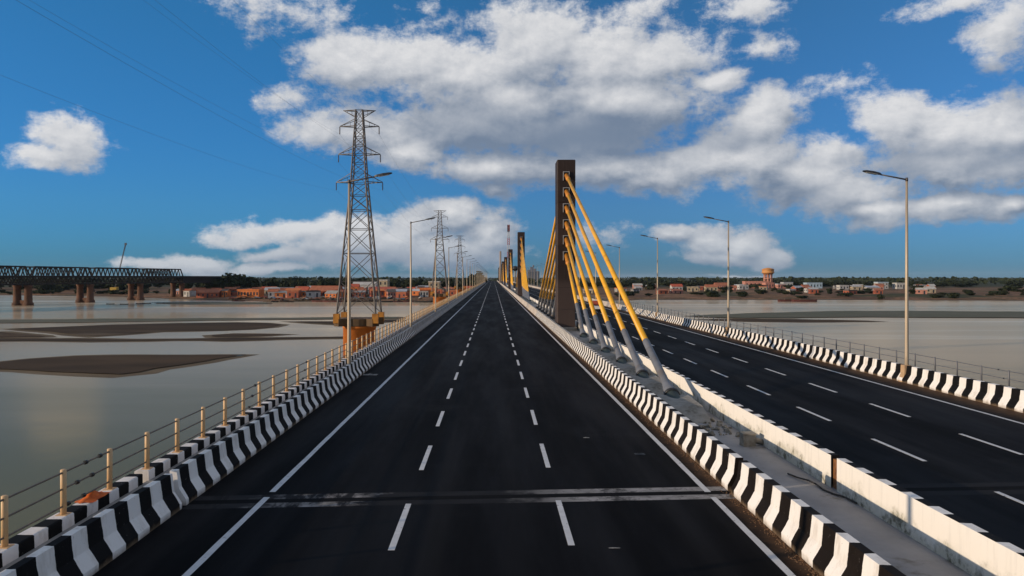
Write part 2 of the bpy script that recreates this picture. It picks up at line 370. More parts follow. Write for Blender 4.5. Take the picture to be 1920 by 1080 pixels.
M_railg = mat('rail_grey', (0.16, 0.16, 0.17), 0.5, (0.11, 0.11, 0.12), 4.0, 0.8, metal=0.3)
M_lampb = mat('lamp_body', (0.025, 0.026, 0.03), 0.45)
M_lens = mat('lamp_lens', (0.5, 0.5, 0.48), 0.2)
M_steel = mat('lattice_steel', (0.13, 0.115, 0.11), 0.55, (0.085, 0.075, 0.07), 1.0, 0.7, metal=0.3)
M_truss = mat('truss_steel', (0.018, 0.013, 0.011), 0.9, (0.010, 0.007, 0.006), 0.5, 0.8)
M_insul = mat('insulator', (0.10, 0.07, 0.06), 0.3)
M_wire = mat('wire', (0.10, 0.12, 0.15), 0.6)
M_capd = mat('pier_cap_shade', (0.11, 0.060, 0.022), 0.8, (0.06, 0.034, 0.014), 0.6, 0.9, 0.2, 4)  # dark colour carries the shade on the cap's camera-facing sides
M_pedo = mat('tower_pedestal', (0.58, 0.24, 0.025), 0.8, (0.22, 0.09, 0.02), 0.8, 0.9)
M_opier = mat('pier_orange', (0.62, 0.175, 0.012), 0.75, (0.46, 0.12, 0.012), 0.5, 0.9, 0.2, 4, dirt=((0.10, 0.05, 0.02), 0.45, 0.55, 0.72))
M_brickp = mat('pier_brick', (0.135, 0.060, 0.032), 0.9, (0.06, 0.030, 0.018), 0.35, 0.9, 0.3, 4)
M_sand = mat('sand', (0.095, 0.062, 0.037), 0.95, (0.034, 0.024, 0.016), 0.05, 1.0, 0.1, 1.5, detail=9, dirt=((0.15, 0.108, 0.070), 0.02, 0.57, 0.72), stretch=(.35, 1, 1), spec=0.08)
M_sandg = mat('sand_grassy', (0.095, 0.085, 0.05), 0.9, (0.055, 0.060, 0.025), 0.03, 1.0, 0.1, 1.5, detail=8)

def water():
    """silty river: a diffuse body of suspended mud under a wind-roughened surface"""
    M = bpy.data.materials.new('river_water'); M.use_nodes = True; t = M.node_tree; a = NT(t); t.nodes.remove(t.nodes['Principled BSDF'])
    P = a.n('ShaderNodeNewGeometry').outputs['Position']
    silt = a.noise(a.vm('MULTIPLY', P, (0.30, 1.0, 1.0)), 0.012, 6, 0.6)
    c = a.mix(a.mr(silt, 0.35, 0.65), (0.175, 0.155, 0.078), (0.125, 0.120, 0.062))
    yy = a.xyz(P)[1]
    shal = a.m('ADD', yy, a.m('MULTIPLY', a.m('SUBTRACT', silt, 0.5), 160.0))            # shoals: paler, siltier water over the sand
    c = a.mix(a.mr(shal, 40, 170), c, (0.50, 0.385, 0.26))
    sky_band = a.noise(a.vm('MULTIPLY', P, (0.06, 0.6, 1.0)), 0.06, 5, 0.6)  # pale streaks: sky reflections painted into the water colour
    c = a.mix(a.m('MULTIPLY', a.mr(sky_band, 0.52, 0.68), a.mr(shal, 60, 180)), c, (0.62, 0.52, 0.40))
    bn = a.n('ShaderNodeBump'); bn.inputs['Strength'].default_value = 0.14; bn.inputs['Distance'].default_value = 0.10
    h = a.m('ADD', a.noise(a.vm('MULTIPLY', P, (0.6, 1.0, 1.0)), 0.55, 4, 0.6), a.m('MULTIPLY', a.noise(P, 2.6, 3, 0.6), 0.35))
    a.put(bn.inputs['Height'], h)
    df = a.n('ShaderNodeBsdfDiffuse'); a.put(df.inputs['Color'], c)
    gl = a.n('ShaderNodeBsdfGlossy'); gl.inputs['Color'].default_value = (0.98, 0.86, 0.70, 1)
    a.put(gl.inputs['Roughness'], a.mr(a.noise(a.vm('MULTIPLY', P, (0.2, 1.0, 1.0)), 0.02, 4, 0.6), 0.35, 0.65, 0.07, 0.20)); t.links.new(bn.outputs[0], gl.inputs['Normal'])
    fr = a.n('ShaderNodeFresnel'); fr.inputs['IOR'].default_value = 1.33
    mx = a.n('ShaderNodeMixShader'); a.put(mx.inputs[0], a.m('MULTIPLY', fr.outputs[0], 0.55)); t.links.new(df.outputs[0], mx.inputs[1]); t.links.new(gl.outputs[0], mx.inputs[2])
    t.links.new(mx.outputs[0], t.nodes['Material Output'].inputs['Surface'])
    return M
M_water = water()

def land_mat():
    M = bpy.data.materials.new('river_bank'); M.use_nodes = True; t = M.node_tree; a = NT(t); b = t.nodes['Principled BSDF']
    P = a.n('ShaderNodeNewGeometry').outputs['Position']; x, y, z = a.xyz(P)
    n = a.noise(P, 0.035, 8, 0.66); n2 = a.noise(a.vm('ADD', P, (300, 0, 0)), 0.012, 5, 0.6); f = a.noise(P, 0.3, 5, 0.65)
    c = a.mix(a.mr(n, 0.38, 0.62), (0.27, 0.145, 0.085), (0.17, 0.095, 0.055))
    c = a.mix(a.mr(f, 0.50, 0.62, 0, 0.8), c, (0.050, 0.052, 0.022))
    st = a.noise(a.vm('MULTIPLY', P, (0.25, 1.0, 2.5)), 0.09, 7, 0.7)
    c = a.mix(a.mr(st, 0.50, 0.60, 0, 0.75), c, (0.075, 0.045, 0.030))
    c = a.mix(a.mr(n2, 0.52, 0.62), c, (0.060, 0.058, 0.026))
    c = a.mix(a.mr(y, 720, 1000, 0, 0.9), c, (0.032, 0.042, 0.022))
    c = a.mix(a.mr(z, -9.0, -9.45), c, (0.060, 0.046, 0.036))
    a.put(b.inputs['Base Color'], c); b.inputs['Roughness'].default_value = 0.95; b.inputs['Specular IOR Level'].default_value = 0.1
    return M
M_land = land_mat()

# ------------------------------------------------------------------ river, banks, sandbars
WZ = -9.5
b = MB(); b.poly([(-9000, -4000, WZ), (9000, -4000, WZ), (9000, 1200, WZ), (-9000, 1200, WZ)])
tag(b.build('river_water', M_water), kind='structure')

BK = [(-9000, 1500), (-2500, 1000), (-900, 760), (-420, 640), (-300, 585), (-224, 528), (-170, 480), (-131, 462), (-40, 455), (50, 470), (97, 500), (220, 497), (350, 478), (600, 470), (2500, 420), (9000, 300)]
def bank(x):
    for (x0, y0), (x1, y1) in zip(BK, BK[1:]):
        if x0 <= x <= x1: y = y0 + (y1 - y0) * (x - x0) / (x1 - x0); break
    return y + 7 * mnoise.noise(Vector((x * 0.02, 3.1, 0))) + 2.5 * mnoise.noise(Vector((x * 0.09, 7.7, 0)))
LZ = [(-12, -11.0), (0, -9.62), (3, -9.2), (14, -8.5), (30, -7.8), (70, -7.1), (250, -6.0), (1e6, -6.0)]
def land_z(x, y):
    o = y - bank(x)
    if o <= -12: return -11.0
    for (o0, z0), (o1, z1) in zip(LZ, LZ[1:]):
        if o0 <= o <= o1: return z0 + (z1 - z0) * (o - o0) / (o1 - o0)
b = MB()
xs = [-9000, -5000, -3000, -2000, -1400] + frange(-1000, 1000, 8) + [1400, 2000, 3000, 5000, 9000]
offs = [-12, 0, 3, 8, 14, 22, 30, 45, 70, 110, 170, 250, 400, 700, 1300, 3000, 9000, 30000]
for x in xs:
    yb = bank(x)
    for k, o in enumerate(offs):
        z = land_z(x, yb + o)
        if k > 1: z += 0.5 * mnoise.noise(Vector((x * 0.05, o * 0.06, 1.0))) * min(1, o / 30)
        b.v.append((x, yb + o, z))
n = len(offs)
for i in range(len(xs) - 1):
    for k in range(n - 1):
        b.f.append((i*n+k, (i+1)*n+k, (i+1)*n+k+1, i*n+k+1)); b.mi.append(0); b.sm.append(True)
tag(b.build('river_bank', M_land), kind='structure')

M_wet = mat('wet_sand', (0.19, 0.145, 0.095), 0.95, (0.12, 0.090, 0.060), 0.08, 1.0, detail=8, spec=0.05)
def wpt(px, py):
    d = F * (H - WZ) / (py - VY); return GX(px, d), d
def sandbar(pts, m, top=0.10):
    P = [wpt(*p) for p in pts]; Q = []
    for i in range(len(P)):
        a, c = Vector(P[i]), Vector(P[(i + 1) % len(P)])
        k = max(1, min(14, int((c - a).length / 5)))
        for j in range(k):
            v = a.lerp(c, j / k); nn = (c - a).normalized(); nn = Vector((-nn.y, nn.x))
            amp = min(3.2, 0.10 * (c - a).length) if j else 0
            Q.append(v + nn * amp * mnoise.noise(Vector((v.x * 0.09, v.y * 0.09, 2.0))))
    bm = bmesh.new()
    ov = [bm.verts.new((q.x, q.y, WZ - 0.05)) for q in Q]
    f = bm.faces.new(ov); f.normal_update()
    if f.normal.z < 0: f.normal_flip()
    r = bmesh.ops.inset_region(bm, faces=[f], thickness=6.0, use_even_offset=False)
    for v in f.verts: v.co.z = WZ + top
    bmesh.ops.triangulate(bm, faces=bm.faces[:])
    me = bpy.data.meshes.new('sandbar'); bm.to_mesh(me); bm.free(); me.materials.append(m)
    o = tag(link('sandbar', me), kind='structure')
    # shelving wet margin just awash round the dry sand
    mb = MB(); n = len(Q); ring = []
    area = sum(Q[i].x * Q[(i+1) % n].y - Q[(i+1) % n].x * Q[i].y for i in range(n)); sg = 1 if area > 0 else -1
    for i in range(n):
        tv = (Q[(i+1) % n] - Q[i-1]).normalized(); nv = Vector((tv.y, -tv.x)) * sg
        ring.append(Q[i] + nv * (2.6 + 2.2 * mnoise.noise(Vector((Q[i].x * .05, Q[i].y * .05, 8)))))
    for i in range(n):
        j = (i + 1) % n; mb.poly([(Q[i].x, Q[i].y, WZ + .03), (Q[j].x, Q[j].y, WZ + .03), (ring[j].x, ring[j].y, WZ + .012), (ring[i].x, ring[i].y, WZ + .012)])
    mb.build('wet_margin', M_wet, o)
    return o
sandbar([(-320,690),(-120,684),(0,680),(60,674),(140,669),(250,667),(350,667),(462,665.5),(405,674),(380,679),(335,686),(290,692),(260,699),(225,703),(170,701),(90,698),(0,693),(-320,700)], M_sand, 0.14)
sandbar([(-400,603),(0,600),(200,598),(480,596.5),(745,594.5),(745,597.5),(480,600),(200,604),(0,606),(-400,606)], M_sandg)
sandbar([(15,617),(120,613),(250,608.5),(330,606.5),(440,605),(500,606),(530,609),(510,614),(470,618),(420,620),(300,622),(220,628),(180,631),(140,628),(90,622)], M_sand)
sandbar([(-400,633),(100,635.5),(250,637),(480,634),(650,632),(650,634.5),(480,638),(230,640),(0,640),(-400,640)], M_sand)
sandbar([(395,629),(440,626),(545,627),(500,630),(450,632),(400,632)], M_sand)
sandbar([(-300,622),(0,623),(60,628),(90,632),(0,633.5),(-300,632)], M_sand)
sandbar([(540,603),(640,603),(745,599.5),(745,603.5),(640,609),(580,606)], M_sand)
sandbar([(290,567.5),(360,566.5),(500,567),(500,570),(380,571),(320,570)], M_sandg)
sandbar([(1290,593),(1400,588),(1560,584),(1700,583.5),(1920,585),(2300,587),(2300,601),(1920,596.5),(1600,595),(1400,597),(1320,595)], M_sandg, 0.2)
sandbar([(1308,599.5),(1400,598),(1560,600),(1655,603),(1500,604.5),(1400,603)], M_sand)

# ------------------------------------------------------------------ bridge decks and roads
Y0, Y1 = -30.0, 1150.0
JY = 18.4
b = MB()
b.sweep([(-8.34, -0.02), (6.2, -0.02), (6.2, -0.35), (3.2, -0.9), (2.2, -3.2), (-4.6, -3.2), (-5.6, -0.9), (-8.34, -0.35)], [Y0, Y1])
tag(b.build('bridge_deck', M_deck), kind='structure')
b = MB()
b.sweep([(8.4, -0.02), (22.1, -0.02), (22.1, -0.35), (19.4, -0.9), (18.4, -3.2), (11.4, -3.2), (10.4, -0.9), (8.4, -0.35)], [Y0, Y1])
tag(b.build('bridge_deck', M_deck), kind='structure')
for i in range(9):                                          # river piers under the pylons
    y = 76.2 + 120 * i
    for (x0, x1) in ((-5.5, 3.6), (10.6, 19.6)):
        b = MB(); b.lathe((0, 0, -14), (0, 0, -3.2), [(0, 2.3), (0.85, 2.0), (1, 2.6)], 16); 
        o = b.build('bridge_pier', M_deck, None, ((x0 + x1) / 2, y, 0)); o.scale = (1.5, 0.8, 1)
        tag(o, 'grey concrete river pier under the bridge deck', 'pier', 'piers under the bridge deck')
def road(name, xl, xr, m):
    b = MB()
    ys = [Y0, 13.4, 60, 200, Y1]
    for y0, y1 in zip(ys, ys[1:]): b.poly([(xl, y0, 0), (xr, y0, 0), (xr, y1, 0), (xl, y1, 0)])
    return tag(b.build(name, m), kind='structure')
road_l = road('road', -7.2, 5.95, M_asph_l); road_r = road('road', 8.7, 20.7, M_asph_r)
b = MB(); b.poly([(6.05, Y0, -0.01), (8.55, Y0, -0.01), (8.55, Y1, -0.01), (6.05, Y1, -0.01)])
median = tag(b.build('median_slab', M_slab), kind='structure')

def edge_line(parent, x, wd=0.15):
    b = MB(); ys = [Y0, JY - 0.15] ; 
    for (a, c) in ((Y0, JY - 0.22), (JY + 0.22, Y1)):
        st = frange(a, min(c, 160), 0.8) + ([c] if c > 160 else [])
        pv = None
        for y in st:
            j = 0.012 * mnoise.noise(Vector((y * 0.9, x, 0))) ; k = 0.012 * mnoise.noise(Vector((y * 1.3, x + 9, 0)))
            cur = ((x - wd/2 + j, y, 0.004), (x + wd/2 + k, y, 0.004))
            if pv: b.poly([pv[0], pv[1], cur[1], cur[0]])
            pv = cur
    return b.build('edge_line', M_line, parent)
edge_line(road_l, -5.40); edge_line(road_l, 5.25); edge_line(road_r, 19.0); edge_line(road_r, 9.35)
b = MB(); b.box(-0.065, 0.065, 0, 3.0, 0.0, 0.004); me_dash = b.mesh('lane_dash', M_line)
far = {}
for (parent, x, y0) in ((road_l, -1.95, 14.65), (road_l, 1.53, 14.92), (road_r, 12.33, 21.75), (road_r, 15.68, 22.55)):
    for k in range(-7, 180):
        y = y0 + 6.1 * k
        if y < Y0 + 1 or y > Y1 - 10: continue
        if y < 260: link('lane_dash', me_dash, parent, (x + random.uniform(-.01, .01), y, 0.0005), (0, 0, random.uniform(-.002, .002)))
        else: far.setdefault(parent.name, (parent, MB()))[1].box(x - .065, x + .065, y, y + 3, 0.0005, 0.0045)
for parent, mb in far.values(): tag(mb.build('lane_dash', M_line, parent), kind='stuff')
# expansion joint: two concrete headers with a rubber seal, slightly skewed across the deck
def joint(parent, x0, x1, y0, y1, hm):
    def strip(name, o0, o1, z, m):
        b = MB(); n = 14
        for i in range(n):
            a, c = x0 + (x1 - x0) * i / n, x0 + (x1 - x0) * (i + 1) / n
            ya, yc = y0 + (y1 - y0) * i / n, y0 + (y1 - y0) * (i + 1) / n
            b.poly([(a, ya + o0, z), (c, yc + o0, z), (c, yc + o1, z), (a, ya + o1, z)])
        b.build(name, m, parent)
    strip('joint_header', -0.52, -0.15, 0.0015, hm); strip('joint_seal', -0.15, 0.15, 0.002, M_rubber); strip('joint_header', 0.15, 0.52, 0.0015, hm)
joint(road_l, -7.06, 5.77, 17.75, 18.6, M_joint); joint(road_r, 8.87, 20.5, 18.75, 19.4, M_jointr)

# ------------------------------------------------------------------ crash barriers
def barrier(name, label, prof, mats_idx, secs, grp):
    """prof: closed profile; secs: (y0, y1, [materials]) one part per cast section"""
    t = empty(name, (0, 0, 0), label=label, cat='barrier', group=grp)
    for (a, c, ms) in secs:
        bb = MB(); bb.sweep(prof, frange(a, c, 1.5) if c < 130 else frange(a, c, 12), mats_idx, jitter=0.004 if c < 130 else 0)
        bb.build('barrier_section', ms, t)
    return t
def sections(first, striped_to, sm, pm, gap_y, step=58.0, gap=0.03):
    out = [(Y0, gap_y - 0.12, sm), (gap_y + 0.12, striped_to - gap, sm)]
    y = striped_to + gap
    while y < Y1: out.append((y, min(Y1, y + step) - gap, pm)); y += step
    return out
# profile edges: toe face, slope, upper face, top, back, underside
PL = [(-7.06, -0.02), (-7.06, 0.13), (-7.23, 0.40), (-7.28, 0.80), (-7.44, 0.80), (-7.44, -0.02)]
barrier('crash_barrier', 'black and white barred crash barrier along the river side of the left road', PL, None,
        sections(0, 70.0, [M_strl], [M_conc], 17.4), 'crash barriers')
PM = [(5.77, -0.03), (5.77, 0.14), (5.92, 0.41), (5.965, 0.81), (6.15, 0.81), (6.15, -0.03)]
barrier('crash_barrier', 'black and white barred crash barrier between the left road and the yellow stays', PM, [0, 0, 0, 0, 1, 1],
        sections(0, 104.0, [M_strm, M_lime], [M_concw, M_lime], 18.6), 'crash barriers')
PN = [(8.45, -0.03), (8.45, 0.80), (8.66, 0.80), (8.71, 0.40), (8.88, 0.13), (8.88, -0.03)]
barrier('crash_barrier', 'crash barrier with a plain white grimy back beside the black right road', PN, [1, 0, 0, 0, 0, 1],
        [(Y0, 18.72, [M_strn, M_lime]), (19.05, 70, [M_strn, M_lime])] + [(70.04 + 58 * i, 127.96 + 58 * i, [M_concw, M_lime]) for i in range(18)], 'crash barriers')
PR = [(20.5, -0.02), (20.5, 0.14), (20.68, 0.42), (20.73, 0.82), (20.93, 0.82), (20.93, -0.02)]
secs = []
poles_r = [38.35 + 29.05 * k for k in range(-2, 30)]
barrier('crash_barrier', 'black and white barred crash barrier at the far edge of the right road', PR, None,
        sections(0, 125.0, [M_strr], [M_concw], 19.4), 'crash barriers')
# rusty steel cover in the joint of the white barrier
M_rust = mat('rusty_steel', (0.30, 0.12, 0.03), 0.75, (0.10, 0.04, 0.015), 6, 1.0, 0.3, 20)
b = MB(); b.box(8.50, 8.62, 18.74, 19.03, 0.0, 0.72)
tag(b.build('joint_plate', M_rust), 'rusty steel plate closing the gap in the white barrier', 'steel plate')

# raised kerb with the railing, river side
b = MB(); b.box(-7.95, -7.44, Y0, Y1, -0.02, 0.58)
tag(b.build('walkway_slab', M_conc), kind='structure')
t = empty('railing_kerb', (0, 0, 0), label='raised black and white kerb carrying the railing along the river', cat='kerb')
for (a, c, ms) in ((Y0, 17.2, [M_strk]), (17.5, 70, [M_strk]), (70.05, 300, [M_conc]), (300.05, Y1, [M_conc])):
    b = MB(); b.sweep([(-7.90, -0.03), (-7.91, 0.795), (-7.94, 0.81), (-8.21, 0.81), (-8.24, 0.78), (-8.24, -0.03)], frange(a, c, 0.9) if c < 100 else frange(a, c, 20), jitter=0.006 if c < 100 else 0)
    b.build('kerb_section', ms, t)
b = MB(); b.box(20.93, 22.08, Y0, Y1, -0.03, 0.30); tag(b.build('walkway_slab', M_deck), kind='structure')

def railing(label, x, z0, z1, y0, st, rails, pm, rm, pr, rr, n):
    t = empty('railing', (0, 0, 0), label=label, cat='railing', group='railings on the outer edges of the bridge')
    b = MB(); b.lathe((0, 0, z0 - 0.04), (0, 0, z1), [(0, pr), (0.985, pr), (1, pr * 0.6)], 10); pme = b.mesh('post', pm)
    b = MB(); b.box(-.10, .10, -.10, .10, z0 - 0.01, z0 + .012); fme = b.mesh('base_plate', pm)
    far = MB(); y = y0 - 1 * st * 8; k = 0
    while y < Y1:
        if y < 190:
            p = link('post', pme, t, (x + random.uniform(-.008, .008), y, 0), (random.uniform(-.012, .012), random.uniform(-.012, .012), 0))
            if y < 40: link('base_plate', fme, p)
        else: far.tube((x, y, z0), (x, y, z1), pr, n=4)
        y += st
    tag(far.build('post', pm, t), kind='stuff')
    for z in rails:
        b = MB(); ys = frange(y0 - 8 * st, 200, st) + [Y1]
        for a, c in zip(ys, ys[1:]):
            za = z + 0.008 * mnoise.noise(Vector((a, z * 7, 0))); zc = z + 0.008 * mnoise.noise(Vector((c, z * 7, 0)))
            b.tube((x, a, za), (x, c, zc), rr, n=6, cap=False)
        r = b.build('rail', rm, t)
        if rr > 0.012:
            b = MB()
            for q in (13.4, 13.95, 24.1, 31.2):
                b.tube((x, q + z, z - .0), (x, q + z + .07, z), rr * 2.1, n=8)
            b.build('coupler', M_ring, r)
    return t
railing('railing of round tan posts and three pipes above the river kerb', -8.04, 0.81, 1.66, 12.55, 1.712, (0.97, 1.29, 1.60), M_post, M_rail, 0.054, 0.020, 60)
railing('thin dark grey railing beyond the barrier of the right road', 21.6, 0.30, 1.36, 12.3, 1.78, (0.66, 0.98, 1.31), M_railg, M_railg, 0.036, 0.014, 60)

# ------------------------------------------------------------------ lamp posts
ORD = ['nearest', 'second', 'third', 'fourth', 'fifth', 'sixth', 'seventh', 'eighth', 'ninth', 'tenth', 'eleventh', 'twelfth']
def make_lamp(sgn):
    t = empty('lamp_post', (0, 0, 0))
    b = MB(); b.lathe((0, 0, 0.0), (0, 0, 10.15), [(0, .105), (.12, .098), (.45, .082), (1, .055)], 12); b.build('pole', M_galv, t)
    b = MB(); b.lathe((0, 0, 0.0), (0, 0, 0.5), [(0, .19), (.06, .19), (.06, .13), (1, .12)], 12); b.build('base_flange', M_galv, t)
    b = MB(); b.tube((0, 0, 10.10), (sgn * 1.35, 0, 10.36), .042, .034, 8); b.tube((0, 0, 10.02), (0, 0, 10.2), .07, .06, 10); b.build('arm', M_steel, t)
    b = MB()
    T = Matrix.Translation((sgn * 1.3, 0, 10.36)) @ Matrix.Rotation(-sgn * R(11), 4, 'Y')
    X = lambda q: q * sgn
    pr = [(0.0, .05, .045), (.12, .10, .07), (.45, .17, .075), (.80, .15, .055), (.92, .07, .03)]
    bs = len(b.v)
    for (q, wd, ht) in pr:
        for (yy, zz) in ((-wd, -ht*.4), (wd, -ht*.4), (wd*.8, ht), (-wd*.8, ht)): b.v.append(tuple(T @ Vector((X(q), yy, zz))))
    for k in range(len(pr) - 1):
        for i in range(4):
            j = (i + 1) % 4; b.f.append((bs+k*4+i, bs+k*4+j, bs+k*4+4+j, bs+k*4+4+i)); b.mi.append(0); b.sm.append(False)
    for e in (0, (len(pr) - 1) * 4): b.f.append(tuple(bs + e + i for i in range(4))); b.mi.append(0); b.sm.append(False)
    hd = b.build('lamp_head', M_lampb, t)
    b = MB(); b.box(X(.2), X(.75), -.11, .11, -.052, -.034, T=T); b.build('lens', M_lens, hd)
    return t
for (side, sgn, x, y0, st) in (('left', 1, -7.37, 39.0, 29.3), ('right', -1, 20.83, 38.35, 29.05)):
    proto = make_lamp(sgn); tree = child_map()
    for k in range(-1, 33):
        y = y0 + st * k
        o = proto if k == -1 else copy_tree(proto, None, tree)
        o.location = (x, y, 0.80 if side == 'left' else 0.82)
        o.location.z = 0.0 + (0.80 if side == 'left' else 0.82) - 0.75
        if k == -1: lab = f'lamp post behind the photographer on the {side} barrier'
        elif side == 'left' and k == 0: lab = 'nearest lamp post on the left barrier, standing in front of the orange-footed lattice tower'
        elif side == 'right' and k == 0: lab = 'nearest lamp post on the right, tan, rising from the barred barrier'
        elif k < 8: lab = f'{ORD[k]} nearest lamp post on the {side} barrier, counted from the camera'
        else: lab = f'one of the far small lamp posts along the {side} barrier'
        tag(o, lab, 'lamp post', f'lamp posts along the {side} barrier')
# tan pedestal in the barrier at the foot of each right-hand lamp and left-hand lamp
M_ped = mat('pedestal', (0.50, 0.34, 0.20), 0.8, (0.36, 0.23, 0.13), 2.5, 0.9)
b = MB(); b.sweep([(-.27, 0), (-.14, .40), (-.12, .84), (.20, .84), (.20, 0)], [-.19, .19]); pm_ = b.mesh('lamp_pedestal', M_ped)
for k in range(6):
    tag(link('lamp_pedestal', pm_, None, (20.75, 38.35 + 29.05 * k, 0.0)), f'tan concrete pedestal in the right barrier under the {ORD[k]} nearest right lamp', 'pedestal', 'lamp pedestals')

# ------------------------------------------------------------------ cable-stay pylons
PXC = 7.22
def make_pylon():
    """origin: centre of the front face at deck level; +y away from the camera"""
    t = empty('bridge_pylon', (0, 0, 0)); hw, dp, ht = 0.90, 2.5, 16.85; c = 0.07
    b = MB()
    pr = [(-hw + c, 0), (hw - c, 0), (hw, c), (hw, dp - c), (hw - c, dp), (-hw + c, dp), (-hw, dp - c), (-hw, c)]
    bs = len(b.v)
    rings = [(-.05, 1.0)]
    for q in range(1, 8): rings += [(2.1*q - .03, 1.0), (2.1*q - .02, .975), (2.1*q + .02, .975), (2.1*q + .03, 1.0)]   # cold joints between the lifts
    rings += [(ht - .05, 1.0), (ht, .95)]
    for z, f_ in rings: b.v += [(x * f_, dp/2 + (y - dp/2) * (1 - (1 - f_) * .75), z) for x, y in pr]
    for k in range(len(rings) - 1):
        for i in range(8):
            j = (i + 1) % 8; b.f.append((k*8+i, k*8+j, k*8+8+j, k*8+8+i)); b.mi.append(0); b.sm.append(False)
    b.f.append(tuple(8 * (len(rings) - 1) + i for i in range(8))); b.mi.append(0); b.sm.append(False)
    sh = b.build('shaft', M_pylon, t)
    b = MB(); b.box(-hw - .12, hw + .12, -.12, dp + .12, -.05, .35); b.build('plinth', M_anch, t)
    for side in (-1, 1):
        fy = 0.0 if side < 0 else dp
        for k in range(6):
            zt = 15.33 - 1.57 * k; ya = fy + side * (44.7 - 6.0 * k)
            A = Vector((0, ya, 0.32)); B = Vector((0, fy - side * 0.1, zt)); u = (B - A).normalized(); L = (B - A).length
            # bracket round the mouth of the guide pipe
            b = MB(); s0, s1 = (fy - .16, fy + .04) if side < 0 else (fy - .04, fy + .16)
            b.box(-.34, -.27, s0, s1, zt - .55, zt + .33); b.box(-.27, .30, s0, s1, zt + .26, zt + .33); b.box(.24, .30, s0, s1, zt - .30, zt + .26)
            b.build('anchor_bracket', M_plate, t)
            e = A + u * 6.0; s = B - u * 2.3
            b = MB(); b.tube(e - u * .05, s + u * .1, 0.150, n=14); st = b.build('stay_cable', M_stay, t)
            b = MB(); b.lathe(s, B, [(0, .155), (.12, .20), (.14, .235), (.2, .235), (.22, .215), (1, .205)], 14); b.build('socket', M_socket, st)
            b = MB(); b.lathe(A + u * .55, e, [(0, .30), (.05, .27), (.14, .195), (.2, .172), (.97, .165), (1, .160)], 16); b.build('sleeve', M_sleeve, st)
            b = MB(); b.lathe(A + u * .42, A + u * .58, [(0, .31), (.3, .335), (.8, .335), (1, .30)], 16); b.build('collar', M_ring, st)
            b = MB(); b.lathe(A - u * 1.35, A + u * .43, [(0, .30), (1, .28)], 16); b.build('bell', M_bell, st)
    return t
proto = make_pylon(); tree = child_map()
PORD = ['nearest and largest brown', 'second nearest brown', 'third nearest brown', 'fourth nearest brown', 'fifth nearest brown', 'sixth nearest brown', 'seventh nearest brown', 'farthest brown']
for i in range(8):
    o = proto if i == 0 else copy_tree(proto, None, tree)
    o.location = (PXC, 75 + 120 * i, 0)
    tag(o, f'{PORD[i]} concrete pylon with yellow stays in the median', 'pylon', 'pylons in the median')
# the pylon behind the camera is left out; anchor blocks under the stays
def anchor_mesh(seed, dirn):
    rr = random.Random(seed); b = MB(); q = lambda s: rr.uniform(-s, s)
    Lf, Wd = 2.0, 0.66
    b.v += [(-Wd+q(.03), -Lf*1.45, -.02), (Wd+q(.03), -Lf*1.45, -.02), (Wd+.04, Lf*.38, -.02), (-Wd-.04, Lf*.38, -.02),
            (-Wd+.03, -Lf*.85+q(.05), .44), (Wd-.03, -Lf*.85+q(.05), .44), (Wd-.02, Lf*.22, .52), (-Wd+.02, Lf*.22, .52)]
    for f in ((3,2,1,0),(4,5,6,7),(0,1,5,4),(1,2,6,5),(2,3,7,6),(3,0,4,7)): b.f.append(f); b.mi.append(0); b.sm.append(False)
    if dirn > 0: b.v = [(x, -y, z) for x, y, z in b.v]
    return b.mesh('anchor_block', M_anch)
AM = {(-1): [anchor_mesh(i, -1) for i in range(3)], 1: [anchor_mesh(i + 5, 1) for i in range(3)]}
for i in range(8):
    for side in (-1, 1):
        for k in range(6):
            y = 75 + 120 * i + (0 if side < 0 else 2.5) + side * (44.7 - 6.0 * k)
            link('anchor_block', AM[side][(k + i) % 3], median, (PXC, y, 0))

# odds and ends on the bridge
M_rub = mat('rubble', (0.30, 0.28, 0.24), 0.9, (0.16, 0.13, 0.09), 5, 1, 0.4, 20)
b = MB()
b.box(-.19, .19, -.16, .16, 0, .36); b.box(-.215, .215, -.185, .185, .36, .41); b.tube((.19, 0, .17), (.50, .02, .10), .09, n=10)
t = tag(b.build('drain_box', M_rub, None, (7.95, 23.8, -0.01), (0, 0, .08)), 'small square concrete drain box on the median slab by the white barrier', 'drain box')
random.seed(21)
b = MB()
for i in range(55):                                         # loose rubble and mud at the foot of the first anchor block
    a = random.gauss(0, 1); x = PXC + random.uniform(-.3, 1.05); y = 28.2 + random.gauss(-1.9, .8); s = random.uniform(.02, .10)
    T = Matrix.Translation((x, y, s * .35 - .01)) @ Matrix.Rotation(random.uniform(0, 6), 4, (random.random(), random.random(), 1))
    b.box(-s, s, -s * .8, s * .7, -s * .5, s * .55, T=T)
tag(b.build('rubble', M_rub), kind='stuff')
M_cloth = mat('orange_cloth', (0.75, 0.16, 0.012), 0.8, (0.45, 0.07, 0.01), 8, 1)
def rag(name, m, loc, sx, sy, h, label, cat, seed):
    b = MB(); N = 9; rr = random.Random(seed)
    for i in range(N):
        for j in range(N):
            u, v = i / (N - 1) - .5, j / (N - 1) - .5; r = math.hypot(u, v) * 2
            z = h * max(0, 1 - r) * (0.5 + 0.9 * mnoise.noise(Vector((u * 5 + seed, v * 5, 0)))) + 0.01
            b.v.append((u * sx * (1 + .3 * mnoise.noise(Vector((v * 4, seed, 0)))), v * sy * (1 + .3 * mnoise.noise(Vector((u * 4, seed + 5, 0)))), max(.006, z)))
    for i in range(N - 1):
        for j in range(N - 1): b.f.append((i*N+j, (i+1)*N+j, (i+1)*N+j+1, i*N+j+1)); b.mi.append(0); b.sm.append(True)
    return tag(b.build(name, m, None, loc), label, cat)
